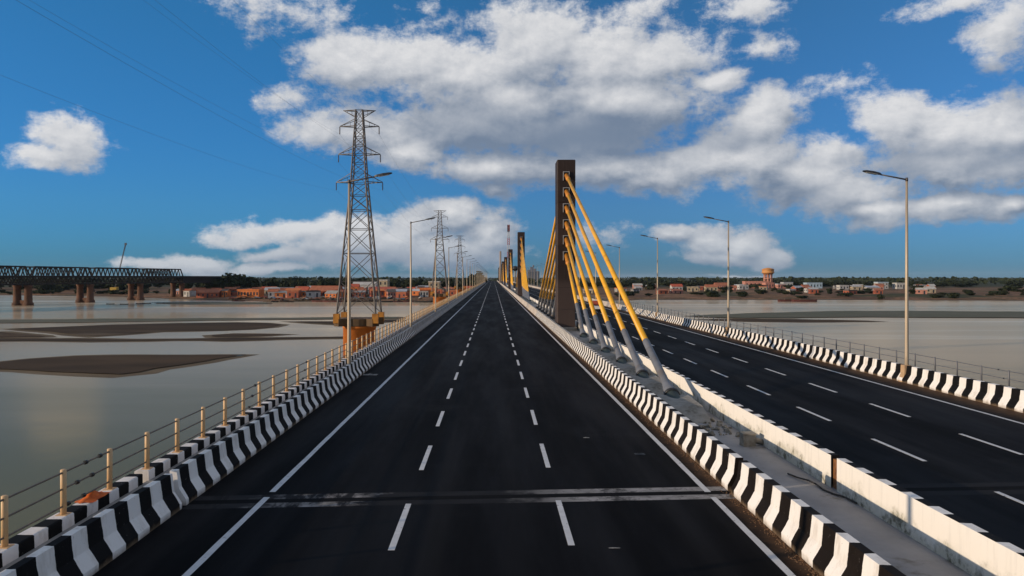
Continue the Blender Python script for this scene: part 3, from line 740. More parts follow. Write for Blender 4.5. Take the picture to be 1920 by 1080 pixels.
rag('cloth', M_cloth, (-8.06, 15.35, 0.81), .36, .75, .22, 'crumpled orange cloth lying on the black kerb of the river railing', 'cloth', 3)
M_paper = mat('paper', (0.30, 0.29, 0.28), 0.85, (0.12, 0.115, 0.11), 9, 1)
rag('litter', M_paper, (-6.62, 41.0, 0.0), .8, .5, .10, 'white scrap lying on the left road shoulder by the barred barrier', 'litter', 9)
M_tar = mat('tar', (0.008, 0.008, 0.009), 0.5)
rag('litter', M_tar, (4.35, 22.6, 0.0), .30, .20, .05, 'black clod lying on the left road near the right edge line', 'litter', 12)
rag('litter', M_paper, (3.05, 24.9, 0.0), .20, .1, .03, 'small pale scrap on the left road beyond the expansion joint', 'litter', 15)
rag('litter', M_paper, (2.35, 14.75, 0.0), .22, .05, .02, 'thin pale scrap on the left road in front of the expansion joint', 'litter', 18)
M_black = mat('black_hose', (0.02, 0.018, 0.016), 0.6)
b = MB(); pts = [(7.86, 20.3, .02), (7.93, 19.9, .03), (8.08, 19.5, .05), (8.16, 19.2, .03), (8.14, 18.8, .02), (8.22, 18.4, .02), (8.36, 18.1, .03), (8.40, 17.6, .03)]
for p0, p1 in zip(pts, pts[1:]): b.tube(p0, p1, .022, n=8)
tag(b.build('cable', M_black), 'black cable lying on the median slab by the barrier gap', 'cable')
random.seed(5)
b = MB()
M_dirt = mat('dirt_clod', (0.22, 0.12, 0.06), 0.95, (0.12, 0.07, 0.04), 6, 1)
for i in range(1500):                                        # crumbs of earth along the barrier foot
    y = 13 + random.random() ** 1.6 * 45; x = 5.76 - abs(random.gauss(0, .07)) * (1 + .8 * mnoise.noise(Vector((y * .8, 0, 0)))) - (0.12 if random.random() < .12 else 0); s_ = random.uniform(.004, .013)
    T = Matrix.Translation((x, y, s_ * .4)) @ Matrix.Rotation(random.uniform(0, 6), 4, (random.random(), random.random(), 1))
    b.box(-s_, s_, -s_, s_ * 1.3, -s_ * .5, s_ * .5, T=T)
tag(b.build('dirt', M_dirt), kind='stuff')

# ------------------------------------------------------------------ power-line towers
def make_tower():
    t = empty('lattice_tower', (0, 0, 0)); zb, zm, zt = -0.45, 20.0, 31.6
    def half(z):
        if z <= zm: return 3.0 + (1.18 - 3.0) * (z - zb) / (zm - zb)
        return 1.18 + (0.52 - 1.18) * (z - zm) / (zt - zm)
    cs = ((-1, -1), (1, -1), (1, 1), (-1, 1))
    for (sx, sy) in cs:
        b = MB(); zs = [zb, zm, zt]
        for z0, z1 in zip(zs, zs[1:]):
            h0, h1 = half(z0), half(z1); rr = .15 if z0 < zm else .11
            b.tube((sx*h0, sy*h0, z0), (sx*h1, sy*h1, z1), rr, rr * .85, n=4, smooth=False)
        b.build('leg', M_steel, t)
    lv = [zb, 4.6, 9.0, 12.8, 15.8, 18.1, 20.0, 21.7, 23.2, 24.6, 26.0, 27.3, 28.6, 29.9, 31.6]
    for z0, z1 in zip(lv, lv[1:]):
        h0, h1 = half(z0), half(z1); r = .06 if z0 < 18 else .048
        for i in range(4):
            (ax, ay), (cx, cy) = cs[i], cs[(i + 1) % 4]
            for (p0, p1) in (((ax*h0, ay*h0, z0), (cx*h1, cy*h1, z1)), ((cx*h0, cy*h0, z0), (ax*h1, ay*h1, z1))):
                b = MB(); b.tube(p0, p1, r, n=3, cap=False, smooth=False); b.build('brace', M_steel, t)
            b = MB(); b.tube((ax*h1, ay*h1, z1), (cx*h1, cy*h1, z1), r, n=3, cap=False, smooth=False); b.build('brace', M_steel, t)
    for (z, hs, up) in ((20.2, 3.65, 1.35), (24.6, 3.3, 1.2), (29.0, 3.1, 1.1), (31.5, 2.55, -1.0)):
        b = MB(); h = half(z); hu = half(min(z + up, zt))
        for sx in (-1, 1):
            for sy in (-1, 1):
                b.tube((sx*h, sy*h, z), (sx*hs, 0, z), .085, .07, n=4, smooth=False)
                b.tube((sx*hu, sy*hu, z + up), (sx*hs, 0, z + .04), .055, n=4, smooth=False)
            for f in (.35, .68):
                xa = h + (hs - h) * f; b.tube((sx*xa, h*(1-f), z), (sx*xa, -h*(1-f), z), .04, n=3); b.tube((sx*xa, h*(1-f), z), (sx*xa, h*(1-f)*.9, z + up*(1-f)), .035, n=3)
        arm = b.build('crossarm', M_steel, t)
        if up > 0:
            for sx in (-1, 1):
                b = MB(); pr = [(0, .03)]
                for q in range(9): pr += [(.08 + q*.1, .05), (.11 + q*.1, .13), (.14 + q*.1, .05)]
                pr += [(1, .03)]
                b.lathe((sx*hs, 0, z), (sx*hs, 0, z - 1.25), pr, 8); b.build('insulator', M_insul, arm)
    b = MB(); b.lathe((0, 0, -16), (0, 0, -2.3), [(0, 2.55), (.97, 2.55), (.97, 2.62), (1, 2.62)], 28); b.build('pier', M_opier, t)
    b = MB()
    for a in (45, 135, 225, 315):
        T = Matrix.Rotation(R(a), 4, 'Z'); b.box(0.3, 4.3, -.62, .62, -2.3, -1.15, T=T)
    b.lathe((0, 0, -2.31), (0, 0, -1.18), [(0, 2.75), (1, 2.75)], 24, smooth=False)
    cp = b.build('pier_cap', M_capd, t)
    for (sx, sy) in cs:
        b = MB(); b.box(sx*2.98 - .46, sx*2.98 + .46, sy*2.98 - .46, sy*2.98 + .46, -1.8, -.35); b.build('pedestal', M_pedo, cp)
    return t
tw = make_tower(); tree = child_map(); towers = []
for i, (x, y, s, lab) in enumerate(((-21.05, 120, 1, 'largest lattice power tower on an orange round pier in the river'),
                              (-21.0, 300, 1, 'second nearest lattice power tower, above the orange pier at the bank'),
                              (-21.0, 481, 1, 'third nearest lattice power tower, pale against the far cloud'),
                              (-29.0, 960, .62, 'smallest and farthest lattice power tower, beside the far lamp posts'))):
    o = tw if i == 0 else copy_tree(tw, None, tree)
    o.location = (x, y, 0 if s == 1 else -0.5); o.scale = (s, s, s) if s != 1 else (1, 1, 1)
    tag(o, lab, 'power tower', 'power towers along the left side of the bridge'); towers.append((x, y))
def wire(p0, p1, sag, r, name='power_line', label='', n=28):
    b = MB(); P = [Vector(p0).lerp(Vector(p1), i / n) - Vector((0, 0, sag * 4 * (i / n) * (1 - i / n))) for i in range(n + 1)]
    for a, c in zip(P, P[1:]): b.tube(a, c, r, n=4, cap=False)
    return tag(b.build(name, M_wire), label, 'power line', 'wires between the power towers')
YY = [-61, 120, 300, 481]
for k in range(3):
    for (z, hs, nm) in ((18.95, 3.65, 'lowest'), (23.35, 3.3, 'middle'), (27.75, 3.1, 'upper')):
        for sx in (-1, 1):
            wire((-21.03 + sx*hs, YY[k], z), (-21.03 + sx*hs, YY[k+1], z), 3.6, .006 if k == 0 else .010, label=f'thin wire on the {"left" if sx < 0 else "right"} end of the {nm} crossarms, ' + ['over the upper left sky', 'first to second tower', 'second to third tower'][k])

# ------------------------------------------------------------------ old double-deck truss bridge
tb = empty('truss_bridge', (-247, 400, 0), label='old dark double-deck truss railway bridge on brick piers at the left', cat='bridge')
DX, DYs = 7.7, 46.8; SL = math.hypot(DX, DYs); ang = -math.atan2(DX, DYs)
def truss_parts(t):
    """one span along +y from 0 to SL"""
    n = 12; st = SL / n; zc, zd0, zd1, zl, zb0 = 11.2, 5.0, 6.2, 2.1, 1.3; hx = 4.3
    b = MB(); b.box(-5.2, 5.2, 0.15, SL - .15, zd0, zd1); dk = b.build('upper_deck', M_truss, t)
    b = MB(); b.box(-hx - .4, hx + .4, 0.15, SL - .15, zb0, zl); b.build('lower_deck', M_truss, t)
    for sx in (-1, 1):
        b = MB(); b.box(sx*hx - .35, sx*hx + .35, st * .82, SL - st * .82, zc - .75, zc); b.build('top_chord', M_truss, t)
    dm = MB(); dm.tube((0, 0, zd1), (0, st * .5, zc - .2), .30, n=4, smooth=False); ma = dm.mesh('diagonal', M_truss)
    dm = MB(); dm.tube((0, 0, zc - .2), (0, st * .5, zd1), .30, n=4, smooth=False); mb_ = dm.mesh('diagonal', M_truss)
    lm = MB(); lm.tube((0, 0, zl), (0, st * .5, zd0), .28, n=4, smooth=False); la = lm.mesh('lattice_bar', M_truss)
    lm = MB(); lm.tube((0, 0, zd0), (0, st * .5, zl), .28, n=4, smooth=False); lb = lm.mesh('lattice_bar', M_truss)
    em = MB(); em.tube((0, .3, zd1), (0, st * .85, zc - .2), .42, n=4, smooth=False); e0 = em.mesh('end_post', M_truss)
    em = MB(); em.tube((0, SL - .3, zd1), (0, SL - st * .85, zc - .2), .42, n=4, smooth=False); e1 = em.mesh('end_post', M_truss)
    for sx in (-1, 1):
        link('end_post', e0, t, (sx*hx, 0, 0)); link('end_post', e1, t, (sx*hx, 0, 0))
        for k in range(1, n):
            y = k * st
            if k < n - 1: link('diagonal', ma, t, (sx*hx, y, 0)); link('diagonal', mb_, t, (sx*hx, y + st*.5, 0))
        for k in range(n):
            link('lattice_bar', la, t, (sx*hx, k*st, 0)); link('lattice_bar', lb, t, (sx*hx, k*st + st*.5, 0))
    b = MB()
    for k in range(1, n): b.box(-hx, hx, k*st - .12, k*st + .12, zc - .4, zc - .1)
    b.build('top_strut', M_truss, t)
sp = empty('truss_span', (0, 0, 0)); sp.parent = tb; truss_parts(sp); tree = child_map()
spans = [(0, sp)]
for i in (-2, -1, 1, 2):
    c = copy_tree(sp, tb, tree); spans.append((i, c))
for i, o in spans:
    o.location = (i * DX, i * DYs, 0); o.rotation_euler = (0, 0, ang)
b = MB(); b.box(-5.2, 5.2, 0.2, 52, 5.0, 6.2); b.box(-4.5, 4.5, 0.2, 52, 1.3, 3.4); b.box(-4.2, 4.2, .4, 52, 3.4, 5.0)
b.build('approach_span', M_truss, tb, (3 * DX, 3 * DYs, 0), (0, 0, ang))
for i in range(-2, 5):
    b = MB()
    for sx in (-3.3, 3.3): b.lathe((sx, 0, -13), (sx, 0, 1.3), [(0, 2.7), (.33, 2.5), (.36, 2.0), (.9, 1.7), (.93, 2.1), (1, 2.1)], 14)
    b.box(-3.3, 3.3, -.9, .9, -13, -6.8)
    b.build('pier', M_brickp, tb, (i * DX, i * DYs, 0), (0, 0, ang))
# crane behind it
M_crane = mat('crane_paint', (0.10, 0.11, 0.13), 0.5); M_cab = mat('crane_yellow', (0.55, 0.33, 0.03), 0.5)
cr = empty('crane', (-309, 622, 0), label='slender lattice boom crane rising behind the truss bridge', cat='crane')
zg = -6.5; P0 = Vector((0, 0, zg + 2)); P1 = Vector((8.8, 0, 32.0)); u = (P1 - P0).normalized(); sdv = Vector((-u.z, 0, u.x))
b = MB()
for (a, c) in ((.55, .5), (.55, -.5), (-.55, .5), (-.55, -.5)):
    b.tube(P0 + sdv*a*.6 + Vector((0, c*.6, 0)), P1 + sdv*a*.5 + Vector((0, c*.5, 0)), .12, n=4)
for k in range(26):
    q0 = P0.lerp(P1, k/26); q1 = P0.lerp(P1, (k+1)/26); s = 1 if k % 2 else -1
    b.tube(q0 + sdv*.3*s, q1 - sdv*.3*s, .07, n=3)
b.build('boom', M_crane, cr)
b = MB(); b.box(-.6, .9, -.5, .5, -.5, 1.4, T=Matrix.Translation(P1)); b.tube(P1 + Vector((.3, 0, 0)), P1 + Vector((.3, 0, -6)), .05, n=4); b.build('boom_head', M_crane, cr)
b = MB(); b.box(-3.2, 2.0, -1.6, 1.6, zg + 1.2, zg + 3.6); b.box(-.2, 2.2, 1.0, 2.2, zg + 1.4, zg + 3.9); b.build('cab', M_cab, cr)
for s in (-1, 1):
    b = MB(); b.box(-3, 3, s*1.5 - .5, s*1.5 + .5, zg - .2, zg + 1.1); b.build('crawler_track', M_ring, cr)

# ------------------------------------------------------------------ trees
def leaf_mat(name, a_, c_):
    M = bpy.data.materials.new(name); M.use_nodes = True; t = M.node_tree; a = NT(t); b = t.nodes['Principled BSDF']
    P = a.n('ShaderNodeNewGeometry').outputs['Position']; oi = a.n('ShaderNodeObjectInfo').outputs['Random']
    c = a.mix(a.mr(a.noise(P, 0.7, 4, 0.6), 0.35, 0.65), a_, c_)
    c = a.mix(a.m('MULTIPLY', oi, 0.45), c, tuple(q * .55 for q in a_))
    a.put(b.inputs['Base Color'], c); b.inputs['Roughness'].default_value = 0.85; b.inputs['Specular IOR Level'].default_value = 0.15
    return M
M_leaf = leaf_mat('foliage', (0.017, 0.024, 0.011), (0.036, 0.044, 0.017))
M_bark = mat('bark', (0.10, 0.075, 0.055), 0.9)
def crown_mesh(seed, lob=7, nl=620, tall=1.0):
    rr = random.Random(seed); b = MB()
    lobes = []
    for i in range(lob):
        a = rr.uniform(0, 6.28); r = rr.uniform(.1, .62); lobes.append((Vector((math.cos(a)*r, math.sin(a)*r, rr.uniform(.30, .95) * tall)), rr.uniform(.26, .46)))
    for i in range(nl):
        c, r = rr.choice(lobes); d = Vector((rr.gauss(0, 1), rr.gauss(0, 1), rr.gauss(0, 1))).normalized()
        p = c + d * r * rr.uniform(.55, 1.08); s = rr.uniform(.05, .11)
        q = (d + Vector((rr.uniform(-.8, .8), rr.uniform(-.8, .8), rr.uniform(-.5, .9)))).normalized().to_track_quat('Z', 'Y')
        b.poly([p + q @ Vector((s*x_, s*y_, 0)) for x_, y_ in ((-1, -.7), (.8, -1), (1.1, .6), (-.6, 1))])
    return b.mesh('crown', M_leaf, fix=False)
def trunk_mesh(seed):
    rr = random.Random(seed); b = MB(); b.tube((0, 0, -.03), (rr.uniform(-.03, .03), 0, .5), .045, .03, 7)
    for i in range(4):
        a = rr.uniform(0, 6.28); b.tube((0, 0, .3 + i*.05), (.35*math.cos(a), .35*math.sin(a), .62 + i*.05), .025, .01, 5)
    return b.mesh('trunk', M_bark)
CR = [crown_mesh(i, 6 + i % 4, 640, (1.0, .85, 1.15, .9, 1.3, .8)[i]) for i in range(6)]; TR = [trunk_mesh(i) for i in range(3)]
ntree = 0
def tree_at(x, y, ht, wd, label, group=None, z=None):
    global ntree
    i = random.randrange(6); k = (1.4, 1.28, 1.5, 1.3, 1.66, 1.2)[i]
    t = empty('tree', (x, y, land_z(x, y) if z is None else z), random.uniform(0, 6.28), label, 'tree', group)
    c = link('crown', CR[i], t); c.scale = (wd * .9, wd * .9, ht / k)
    s = link('trunk', TR[ntree % 3], t); s.scale = (ht * .5, ht * .5, ht * .62); ntree += 1
    return t
random.seed(11)
for (px, d, top, wd, lab) in ((412,585,516,14,'dark tree at the left foot of the big tree clump by the truss bridge'),
        (432,590,507,17,'tallest dark bushy tree beside the right end of the truss bridge'),
        (453,600,513,14,'dark round tree on the right side of the big clump'),
        (478,600,518,12,'dark tree just right of the big clump above the orange huts'),
        (893,700,507,12,'tall dark tree beside the far end of the left lamp posts'),
        (881,660,517,9,'lower dark tree at the far left end of the bridge'),
        (905,760,517,8,'dark tree nearest to the vanishing road on its left'),
        (1222,700,527,8,'narrow dark tree behind the third right lamp post'),
        (1405,770,532,8,'dark round tree left in front of the pink hall'),
        (1421,760,531,8,'dark round tree right in front of the pink hall'),
        (1478,760,533,8,'dark round tree right of the water tower'),
        (1262,575,549,10,'green bush at the water below the red-roofed hut'),
        (1720,650,533,7,'dark round tree right of the nearest right lamp post'),
        (1808,900,526,12,'dark tree standing clear on the far right horizon'),
        (1893,640,533,12,'dark broad tree on the right edge above the brown bank')):
    x = GX(px, d); z = land_z(x, d); tree_at(x, d, GZ(top, d) - z, wd, lab)
LT = 'small dark tree in the tree line behind the left bank huts'; RT = 'small dark tree in the tree line behind the right bank'
for i in range(70):
    px = random.uniform(330, 905); d = random.uniform(610, 780); top = random.uniform(517, 526) + (2 if px > 650 else 0)
    x = GX(px, d); z = land_z(x, d); tree_at(x, d, GZ(top, d) - z, (wb := random.uniform(6, 11)), (f'{"tall" if top < 519.5 else "low" if top > 523.5 else "middling"} {"broad" if wb > 9 else "slim" if wb < 7.4 else "round"} dark tree behind the left bank huts'), 'tree line on the left bank')
for i in range(96):
    px = random.uniform(1085, 1960); d = random.uniform(820, 1000); top = random.uniform(524.5, 530)
    if px > 1720 and random.random() < .55: continue
    x = GX(px, d); z = land_z(x, d); tree_at(x, d, GZ(top, d) - z, (wb := random.uniform(9, 16)), (f'{"tall" if top < 526 else "low" if top > 528.4 else "middling"} {"broad" if wb > 13.5 else "slim" if wb < 11 else "round"} dark tree behind the right bank'), 'tree line on the right bank')
for i in range(64):
    px = random.uniform(1150, 1930); x = GX(px, 600); d = bank(x) + abs(random.gauss(0, 1)) * 90 + 12; x = GX(px, d); z = land_z(x, d)
    tree_at(x, d, (hb := random.uniform(1.4, 4.6)), (wb := random.uniform(3, 8)), f'{"tiny" if hb < 2.2 else "low" if hb < 3.4 else "tall"} {"broad" if wb > 5.5 else "narrow"} dark green bush on the brown right bank', 'bushes on the right bank')
for i in range(46):
    px = random.uniform(-60, 335); d = random.uniform(690, 830); x = GX(px, d); z = land_z(x, d); tp = random.uniform(521, 530); wb = random.uniform(9, 17); tree_at(x, d, GZ(tp, d) - z, wb, f'{"tall" if tp < 524 else "low" if tp > 527 else "middling"} {"broad" if wb > 13 else "slim"} dark tree on the bank behind the truss bridge', 'trees behind the truss bridge')
for i in range(26):
    px = random.uniform(0, 330); x = GX(px, 620); d = bank(x) + random.uniform(12, 40); x = GX(px, d); tree_at(x, d, random.uniform(2.5, 5), random.uniform(3.5, 7), 'low dark bush on the bank under the truss bridge', 'bushes under the truss bridge')
# far woods on the plain
rr = random.Random(4); b = MB()
for i in range(2600):
    d = 1050 * (6.5 ** rr.random()); x = rr.uniform(-1.05, 1.05) * d
    ht = rr.uniform(7, 13); wd = rr.uniform(9, 22); bx, by = x, d
    if abs(x) < 40 and d < 1500: continue
    for k in range(7):
        p = Vector((bx + rr.gauss(0, wd*.35), by + rr.gauss(0, wd*.2), -6 + ht * rr.uniform(.15, .9))); s = rr.uniform(1.6, 3.8)
        q = Vector((rr.uniform(-1, 1), rr.uniform(-1, .1), rr.uniform(-.2, 1))).normalized().to_track_quat('Z', 'Y')
        b.poly([p + q @ Vector((s*x_, s*y_*.8, 0)) for x_, y_ in ((-1, -.7), (.2, -1.1), (1, -.5), (.9, .6), (-.1, 1), (-.9, .5))])
tag(b.build('far_woods', M_leaf, fix=False), kind='stuff')

# ------------------------------------------------------------------ buildings
M_glass = mat('dark_window', (0.03, 0.035, 0.045), 0.25)
def wm(name, c, k=.65): return mat(name, c, 0.85, tuple(q * k for q in c), 0.6, 0.9)
PAL = {'orange': wm('wall_orange', (0.66, 0.19, 0.045)), 'brick': wm('wall_brick', (0.38, 0.10, 0.048)), 'pink': wm('wall_pink', (0.56, 0.25, 0.185), .6),
       'white': wm('wall_white', (0.54, 0.52, 0.49), .55), 'cream': wm('wall_cream', (0.46, 0.37, 0.25), .55), 'blue': wm('wall_blue', (0.40, 0.52, 0.62)), 'grey': wm('wall_grey', (0.33, 0.32, 0.31)),
       'red': wm('roof_red', (0.50, 0.10, 0.05)), 'tin': mat('roof_tin', (0.46, 0.47, 0.50), 0.5, (0.3, 0.3, 0.32), 0.5, 0.8), 'tile': wm('roof_tile', (0.42, 0.14, 0.07)), 'dark': wm('roof_dark', (0.12, 0.10, 0.09))}
def house(x, y, wd, dp, ht, wall, roof, kind, label, cat='house', group=None, nwin=3, rz=0.0, storeys=1, zoff=0.0, name=None):
    z = min(land_z(x, y), land_z(x, y - dp/2)) + zoff
    t = empty(name or (cat.replace(' ', '_')), (x, y, z), rz, label, cat, group)
    b = MB(); b.box(-wd/2, wd/2, -dp/2, dp/2, -.8, ht)
    if kind == 'gable':
        rh = dp * .28; b.poly([(-wd/2, -dp/2, ht), (-wd/2, dp/2, ht), (-wd/2, 0, ht + rh)]); b.poly([(wd/2, -dp/2, ht), (wd/2, dp/2, ht), (wd/2, 0, ht + rh)])
    b.build('wall', PAL[wall], t)
    b = MB()
    if kind == 'gable':
        for s in (-1, 1):
            T = Matrix.Translation((0, s*dp/4, ht + rh/2 + .08)) @ Matrix.Rotation(-s * math.atan2(rh, dp/2), 4, 'X'); L = math.hypot(rh, dp/2)/2 + .25
            b.box(-wd/2 - .35, wd/2 + .35, -L, L, -.06, .08, T=T)
    elif kind == 'shed':
        T = Matrix.Translation((0, 0, ht + dp*.10 + .1)) @ Matrix.Rotation(R(11), 4, 'X'); b.box(-wd/2 - .4, wd/2 + .4, -dp/2 - .5, dp/2 + .3, -.05, .08, T=T)
    else:
        b.box(-wd/2 - .15, wd/2 + .15, -dp/2 - .15, dp/2 + .15, ht + .002, ht + .22)
        for s in (-1, 1): b.box(-wd/2 - .15, wd/2 + .15, s*(dp/2 + .02) - .12, s*(dp/2 + .02) + .12, ht + .22, ht + .8); b.box(s*(wd/2) - .12, s*(wd/2) + .12, -dp/2 + .1, dp/2 - .1, ht + .22, ht + .8)
    b.build('roof', PAL[roof], t)
    sh = ht / storeys
    for s in range(storeys):
        for k in range(nwin):
            xx = -wd/2 + wd * (k + .5) / nwin; isd = (s == 0 and k == nwin // 2)
            w_ = min(1.1, wd / nwin * .5); b = MB(); z0 = s*sh + (0 if isd else sh*.35); z1 = s*sh + sh*.78
            b.box(xx - w_/2, xx + w_/2, -dp/2 - .05, -dp/2 + .08, z0, z1); b.build('door' if isd else 'window', M_glass, t)
    b = MB(); 
    for k in range(2):
        yy = -dp/4 + k*dp/2; b.box(-wd/2 - .05, -wd/2 + .08, yy - .5, yy + .5, ht*.35, ht*.7)
    b.build('window', M_glass, t)
    return t
random.seed(31)
# left bank: named ones first
for (px, d, wd, dp, ht, wl, rf, kd, lab, nw, st) in (
    (470, 505, 15, 8, 4.6, 'orange', 'orange', 'flat', 'long bright orange shed with a row of dark openings on the left bank', 7, 1),
    (612, 510, 20, 12, 3.6, 'brick', 'tile', 'gable', 'wide red brick shed with a big sloping red roof left of the large lattice tower', 5, 1),
    (685, 560, 17, 9, 6.6, 'white', 'white', 'gable', 'white gabled hall behind the large lattice tower', 4, 1),
    (712, 520, 14, 8, 4.4, 'pink', 'red', 'shed', 'pink shed with a red roof seen through the right legs of the large tower', 4, 1),
    (720, 585, 7, 7, 9.5, 'cream', 'white', 'flat', 'cream two-storey house just right of the large lattice tower', 2, 2),
    (803, 500, 10, 7, 5.0, 'orange', 'orange', 'flat', 'bright orange hut beside the second lattice tower pier', 3, 1),
    (815, 560, 8, 7, 8.6, 'cream', 'white', 'flat', 'cream two-storey house right behind the second lattice tower', 2, 2),
    (745, 500, 12, 7, 3.6, 'brick', 'tin', 'shed', 'low brick shed with a tin roof between the two lattice towers', 4, 1),
    (395, 520, 16, 9, 3.4, 'brick', 'tile', 'gable', 'long red-tiled brick shed at the left end of the hut row', 5, 1),
    (550, 500, 9, 6, 4.4, 'brick', 'orange', 'shed', 'brick hut with an orange lean-to roof right of the bright orange shed', 3, 1),
    (665, 520, 6, 6, 6.2, 'orange', 'red', 'gable', 'narrow orange gabled house left behind the nearest lamp post', 2, 1)):
    house(GX(px, d), d, wd, dp, ht, wl, rf, kd, lab, 'house', None, nw, random.uniform(-.15, .15), st)
grpL = 'small huts crowding the left bank'
for i in range(128):
    px = random.uniform(335, 880); d = random.uniform(490, 585); x = GX(px, d)
    if d < bank(x) + 22: d = bank(x) + random.uniform(22, 80); x = GX(px, d)
    wl = random.choice(['orange', 'brick', 'brick', 'brick', 'pink', 'orange', 'cream', 'white']); rf = random.choice(['tile', 'red', 'tile', 'tin', 'tile', 'dark', 'orange', 'grey'])
    house(x, d, random.uniform(4, 9.5), random.uniform(4, 7), random.uniform(2.2, 4.2), wl, rf, random.choice(['gable', 'gable', 'shed', 'flat']),
          f'small {wl} hut with a {dict(tile="red tiled", red="red", tin="grey tin", orange="orange", dark="dark", grey="grey")[rf]} roof on the crowded left bank', 'hut', grpL, random.choice((2, 3)), random.uniform(-.4, .4))
# right bank
for (px, d, wd, dp, ht, wl, rf, kd, lab, nw, st) in (
    (1417, 805, 25, 12, 6.4, 'pink', 'pink', 'flat', 'long pink hall standing left of the orange water tower', 6, 1),
    (1440, 790, 9, 9, 5.0, 'pink', 'pink', 'flat', 'small pink pump house at the foot of the water tower', 3, 1),
    (1463, 780, 8, 7, 4.0, 'pink', 'tin', 'flat', 'low pink house right of the water tower', 3, 1),
    (1475, 800, 10, 8, 5.4, 'white', 'tin', 'flat', 'white flat-roofed house behind the low pink house', 3, 1),
    (1524, 790, 16, 9, 5.0, 'blue', 'blue', 'flat', 'pale blue flat-roofed building right of the water tower', 5, 1),
    (1268, 640, 9, 7, 4.2, 'white', 'red', 'gable', 'white hut with a red roof above the green bush on the bank', 3, 1),
    (1298, 640, 9, 7, 3.4, 'cream', 'cream', 'flat', 'cream flat hut right of the red-roofed hut', 3, 1),
    (1333, 650, 10, 7, 3.6, 'cream', 'tile', 'gable', 'cream hut with a tiled roof left of the second right lamp post', 3, 1),
    (1352, 690, 12, 8, 4.4, 'pink', 'tile', 'gable', 'pinkish house with a tiled roof just left of the second right lamp post', 3, 1),
    (1392, 720, 9, 7, 3.6, 'white', 'white', 'flat', 'small white house left of the pink hall', 3, 1),
    (1580, 720, 9, 6, 3.2, 'white', 'white', 'flat', 'low white hut left of the two white houses', 3, 1),
    (1605, 680, 8, 6, 3.2, 'cream', 'white', 'shed', 'cream hut with a pale roof on the brown bank', 2, 1),
    (1635, 660, 11, 6, 3.0, 'white', 'tin', 'shed', 'long pale shed with a tin roof below the white blue house', 4, 1),
    (1652, 740, 10, 8, 6.0, 'white', 'blue', 'flat', 'white house with a bluish parapet left of the nearest right lamp post', 3, 2),
    (1688, 740, 11, 8, 5.2, 'white', 'white', 'flat', 'white flat house just left of the nearest right lamp post', 4, 1)):
    house(GX(px, d), d, wd, dp, ht, wl, rf, kd, lab, 'house', None, nw, random.uniform(-.12, .12), st)
for i in range(34):
    px = random.uniform(1090, 1760); d = random.uniform(560, 790); x = GX(px, d)
    wl = random.choice(['brick', 'pink', 'cream', 'grey', 'white', 'brick']); rf = random.choice(['tile', 'tin', 'dark', 'tile', 'white'])
    house(x, d, random.uniform(5, 9), random.uniform(4, 7), random.uniform(2.2, 3.4), wl, rf, random.choice(['gable', 'shed', 'flat']),
          f'small {wl} hut with a {dict(tile="red tiled", tin="grey tin", dark="dark", white="white")[rf]} roof scattered on the right bank', 'hut', 'small huts on the right bank', 2, random.uniform(-.4, .4))
M_tarp = {k: mat('tarp_' + k, c, 0.8, tuple(q * .6 for q in c), 0.8, 0.9) for k, c in (('orange', (.55, .17, .04)), ('tan', (.36, .26, .16)), ('blue', (.16, .24, .34)), ('grey', (.30, .28, .26)), ('white', (.6, .57, .52)), ('red', (.40, .09, .05)))}
for i in range(64):
    px = random.uniform(430, 850); x = GX(px, 480); d = bank(x) + random.uniform(5, 22); x = GX(px, d); k = random.choice(list(M_tarp))
    t = empty('stall', (x, d, land_z(x, d)), random.uniform(-.5, .5), f'{"wide" if (w_ := random.uniform(2, 4.5)) > 3.2 else "narrow"} {"tall" if (h_ := random.uniform(1.1, 2.0)) > 1.55 else "low"} {k} tarpaulin shelter on the left muddy shore', 'stall', 'shelters on the left shore')
    b = MB()
    b.sweep([(-w_*.5, h_*.55), (0, h_), (w_*.5, h_*.6), (w_*.48, h_*.52), (0, h_ - .1), (-w_*.48, h_*.47)], [-1.4, 1.4]); b.build('canopy', M_tarp[k], t)
    b = MB()
    for sx in (-1, 1):
        for sy in (-1, 1): b.box(sx*w_*.45 - .06, sx*w_*.45 + .06, sy*1.25 - .06, sy*1.25 + .06, -.3, h_*.56)
    b.box(-w_*.4, w_*.4, -.6, 1.2, 0, h_*.4); b.build('frame', M_bark, t)
# water tower
M_wt = mat('tank_orange', (0.62, 0.29, 0.085), 0.7, (0.46, 0.20, 0.06), 0.3, 0.8); M_wc = mat('tank_column', (0.58, 0.28, 0.19), 0.75, (0.44, 0.20, 0.14), 0.4, 0.8)
d = 815; x = GX(1440, d); zg = land_z(x, d)
wt = empty('water_tower', (x, d, zg), 0, 'orange water tower with a round tank on pink columns, right bank', 'water tower')
zt = GZ(502, d) - zg
for k in range(8):
    a = 2*math.pi*(k + .5)/8; b = MB(); b.tube((4.2*math.cos(a), 4.2*math.sin(a), 0), (4.0*math.cos(a), 4.0*math.sin(a), zt*.68), .55, n=8); b.build('column', M_wc, wt)
for z in (.22, .45): 
    b = MB(); b.lathe((0, 0, zt*z), (0, 0, zt*z + .6), [(0, 4.5), (1, 4.5)], 16, smooth=False); b.build('ring_beam', M_wc, wt)
b = MB(); b.tube((0, 0, 0), (0, 0, zt*.7), 1.6, n=12); b.build('shaft', M_wc, wt)
b = MB(); b.lathe((0, 0, zt*.66), (0, 0, zt), [(0, 4.4), (.22, 5.9), (.25, 6.6), (.33, 6.6), (.34, 6.1), (.72, 6.1), (.74, 6.5), (.78, 6.5), (.9, 4.2), (.98, 1.6), (1, .6)], 28); b.build('tank', M_wt, wt)
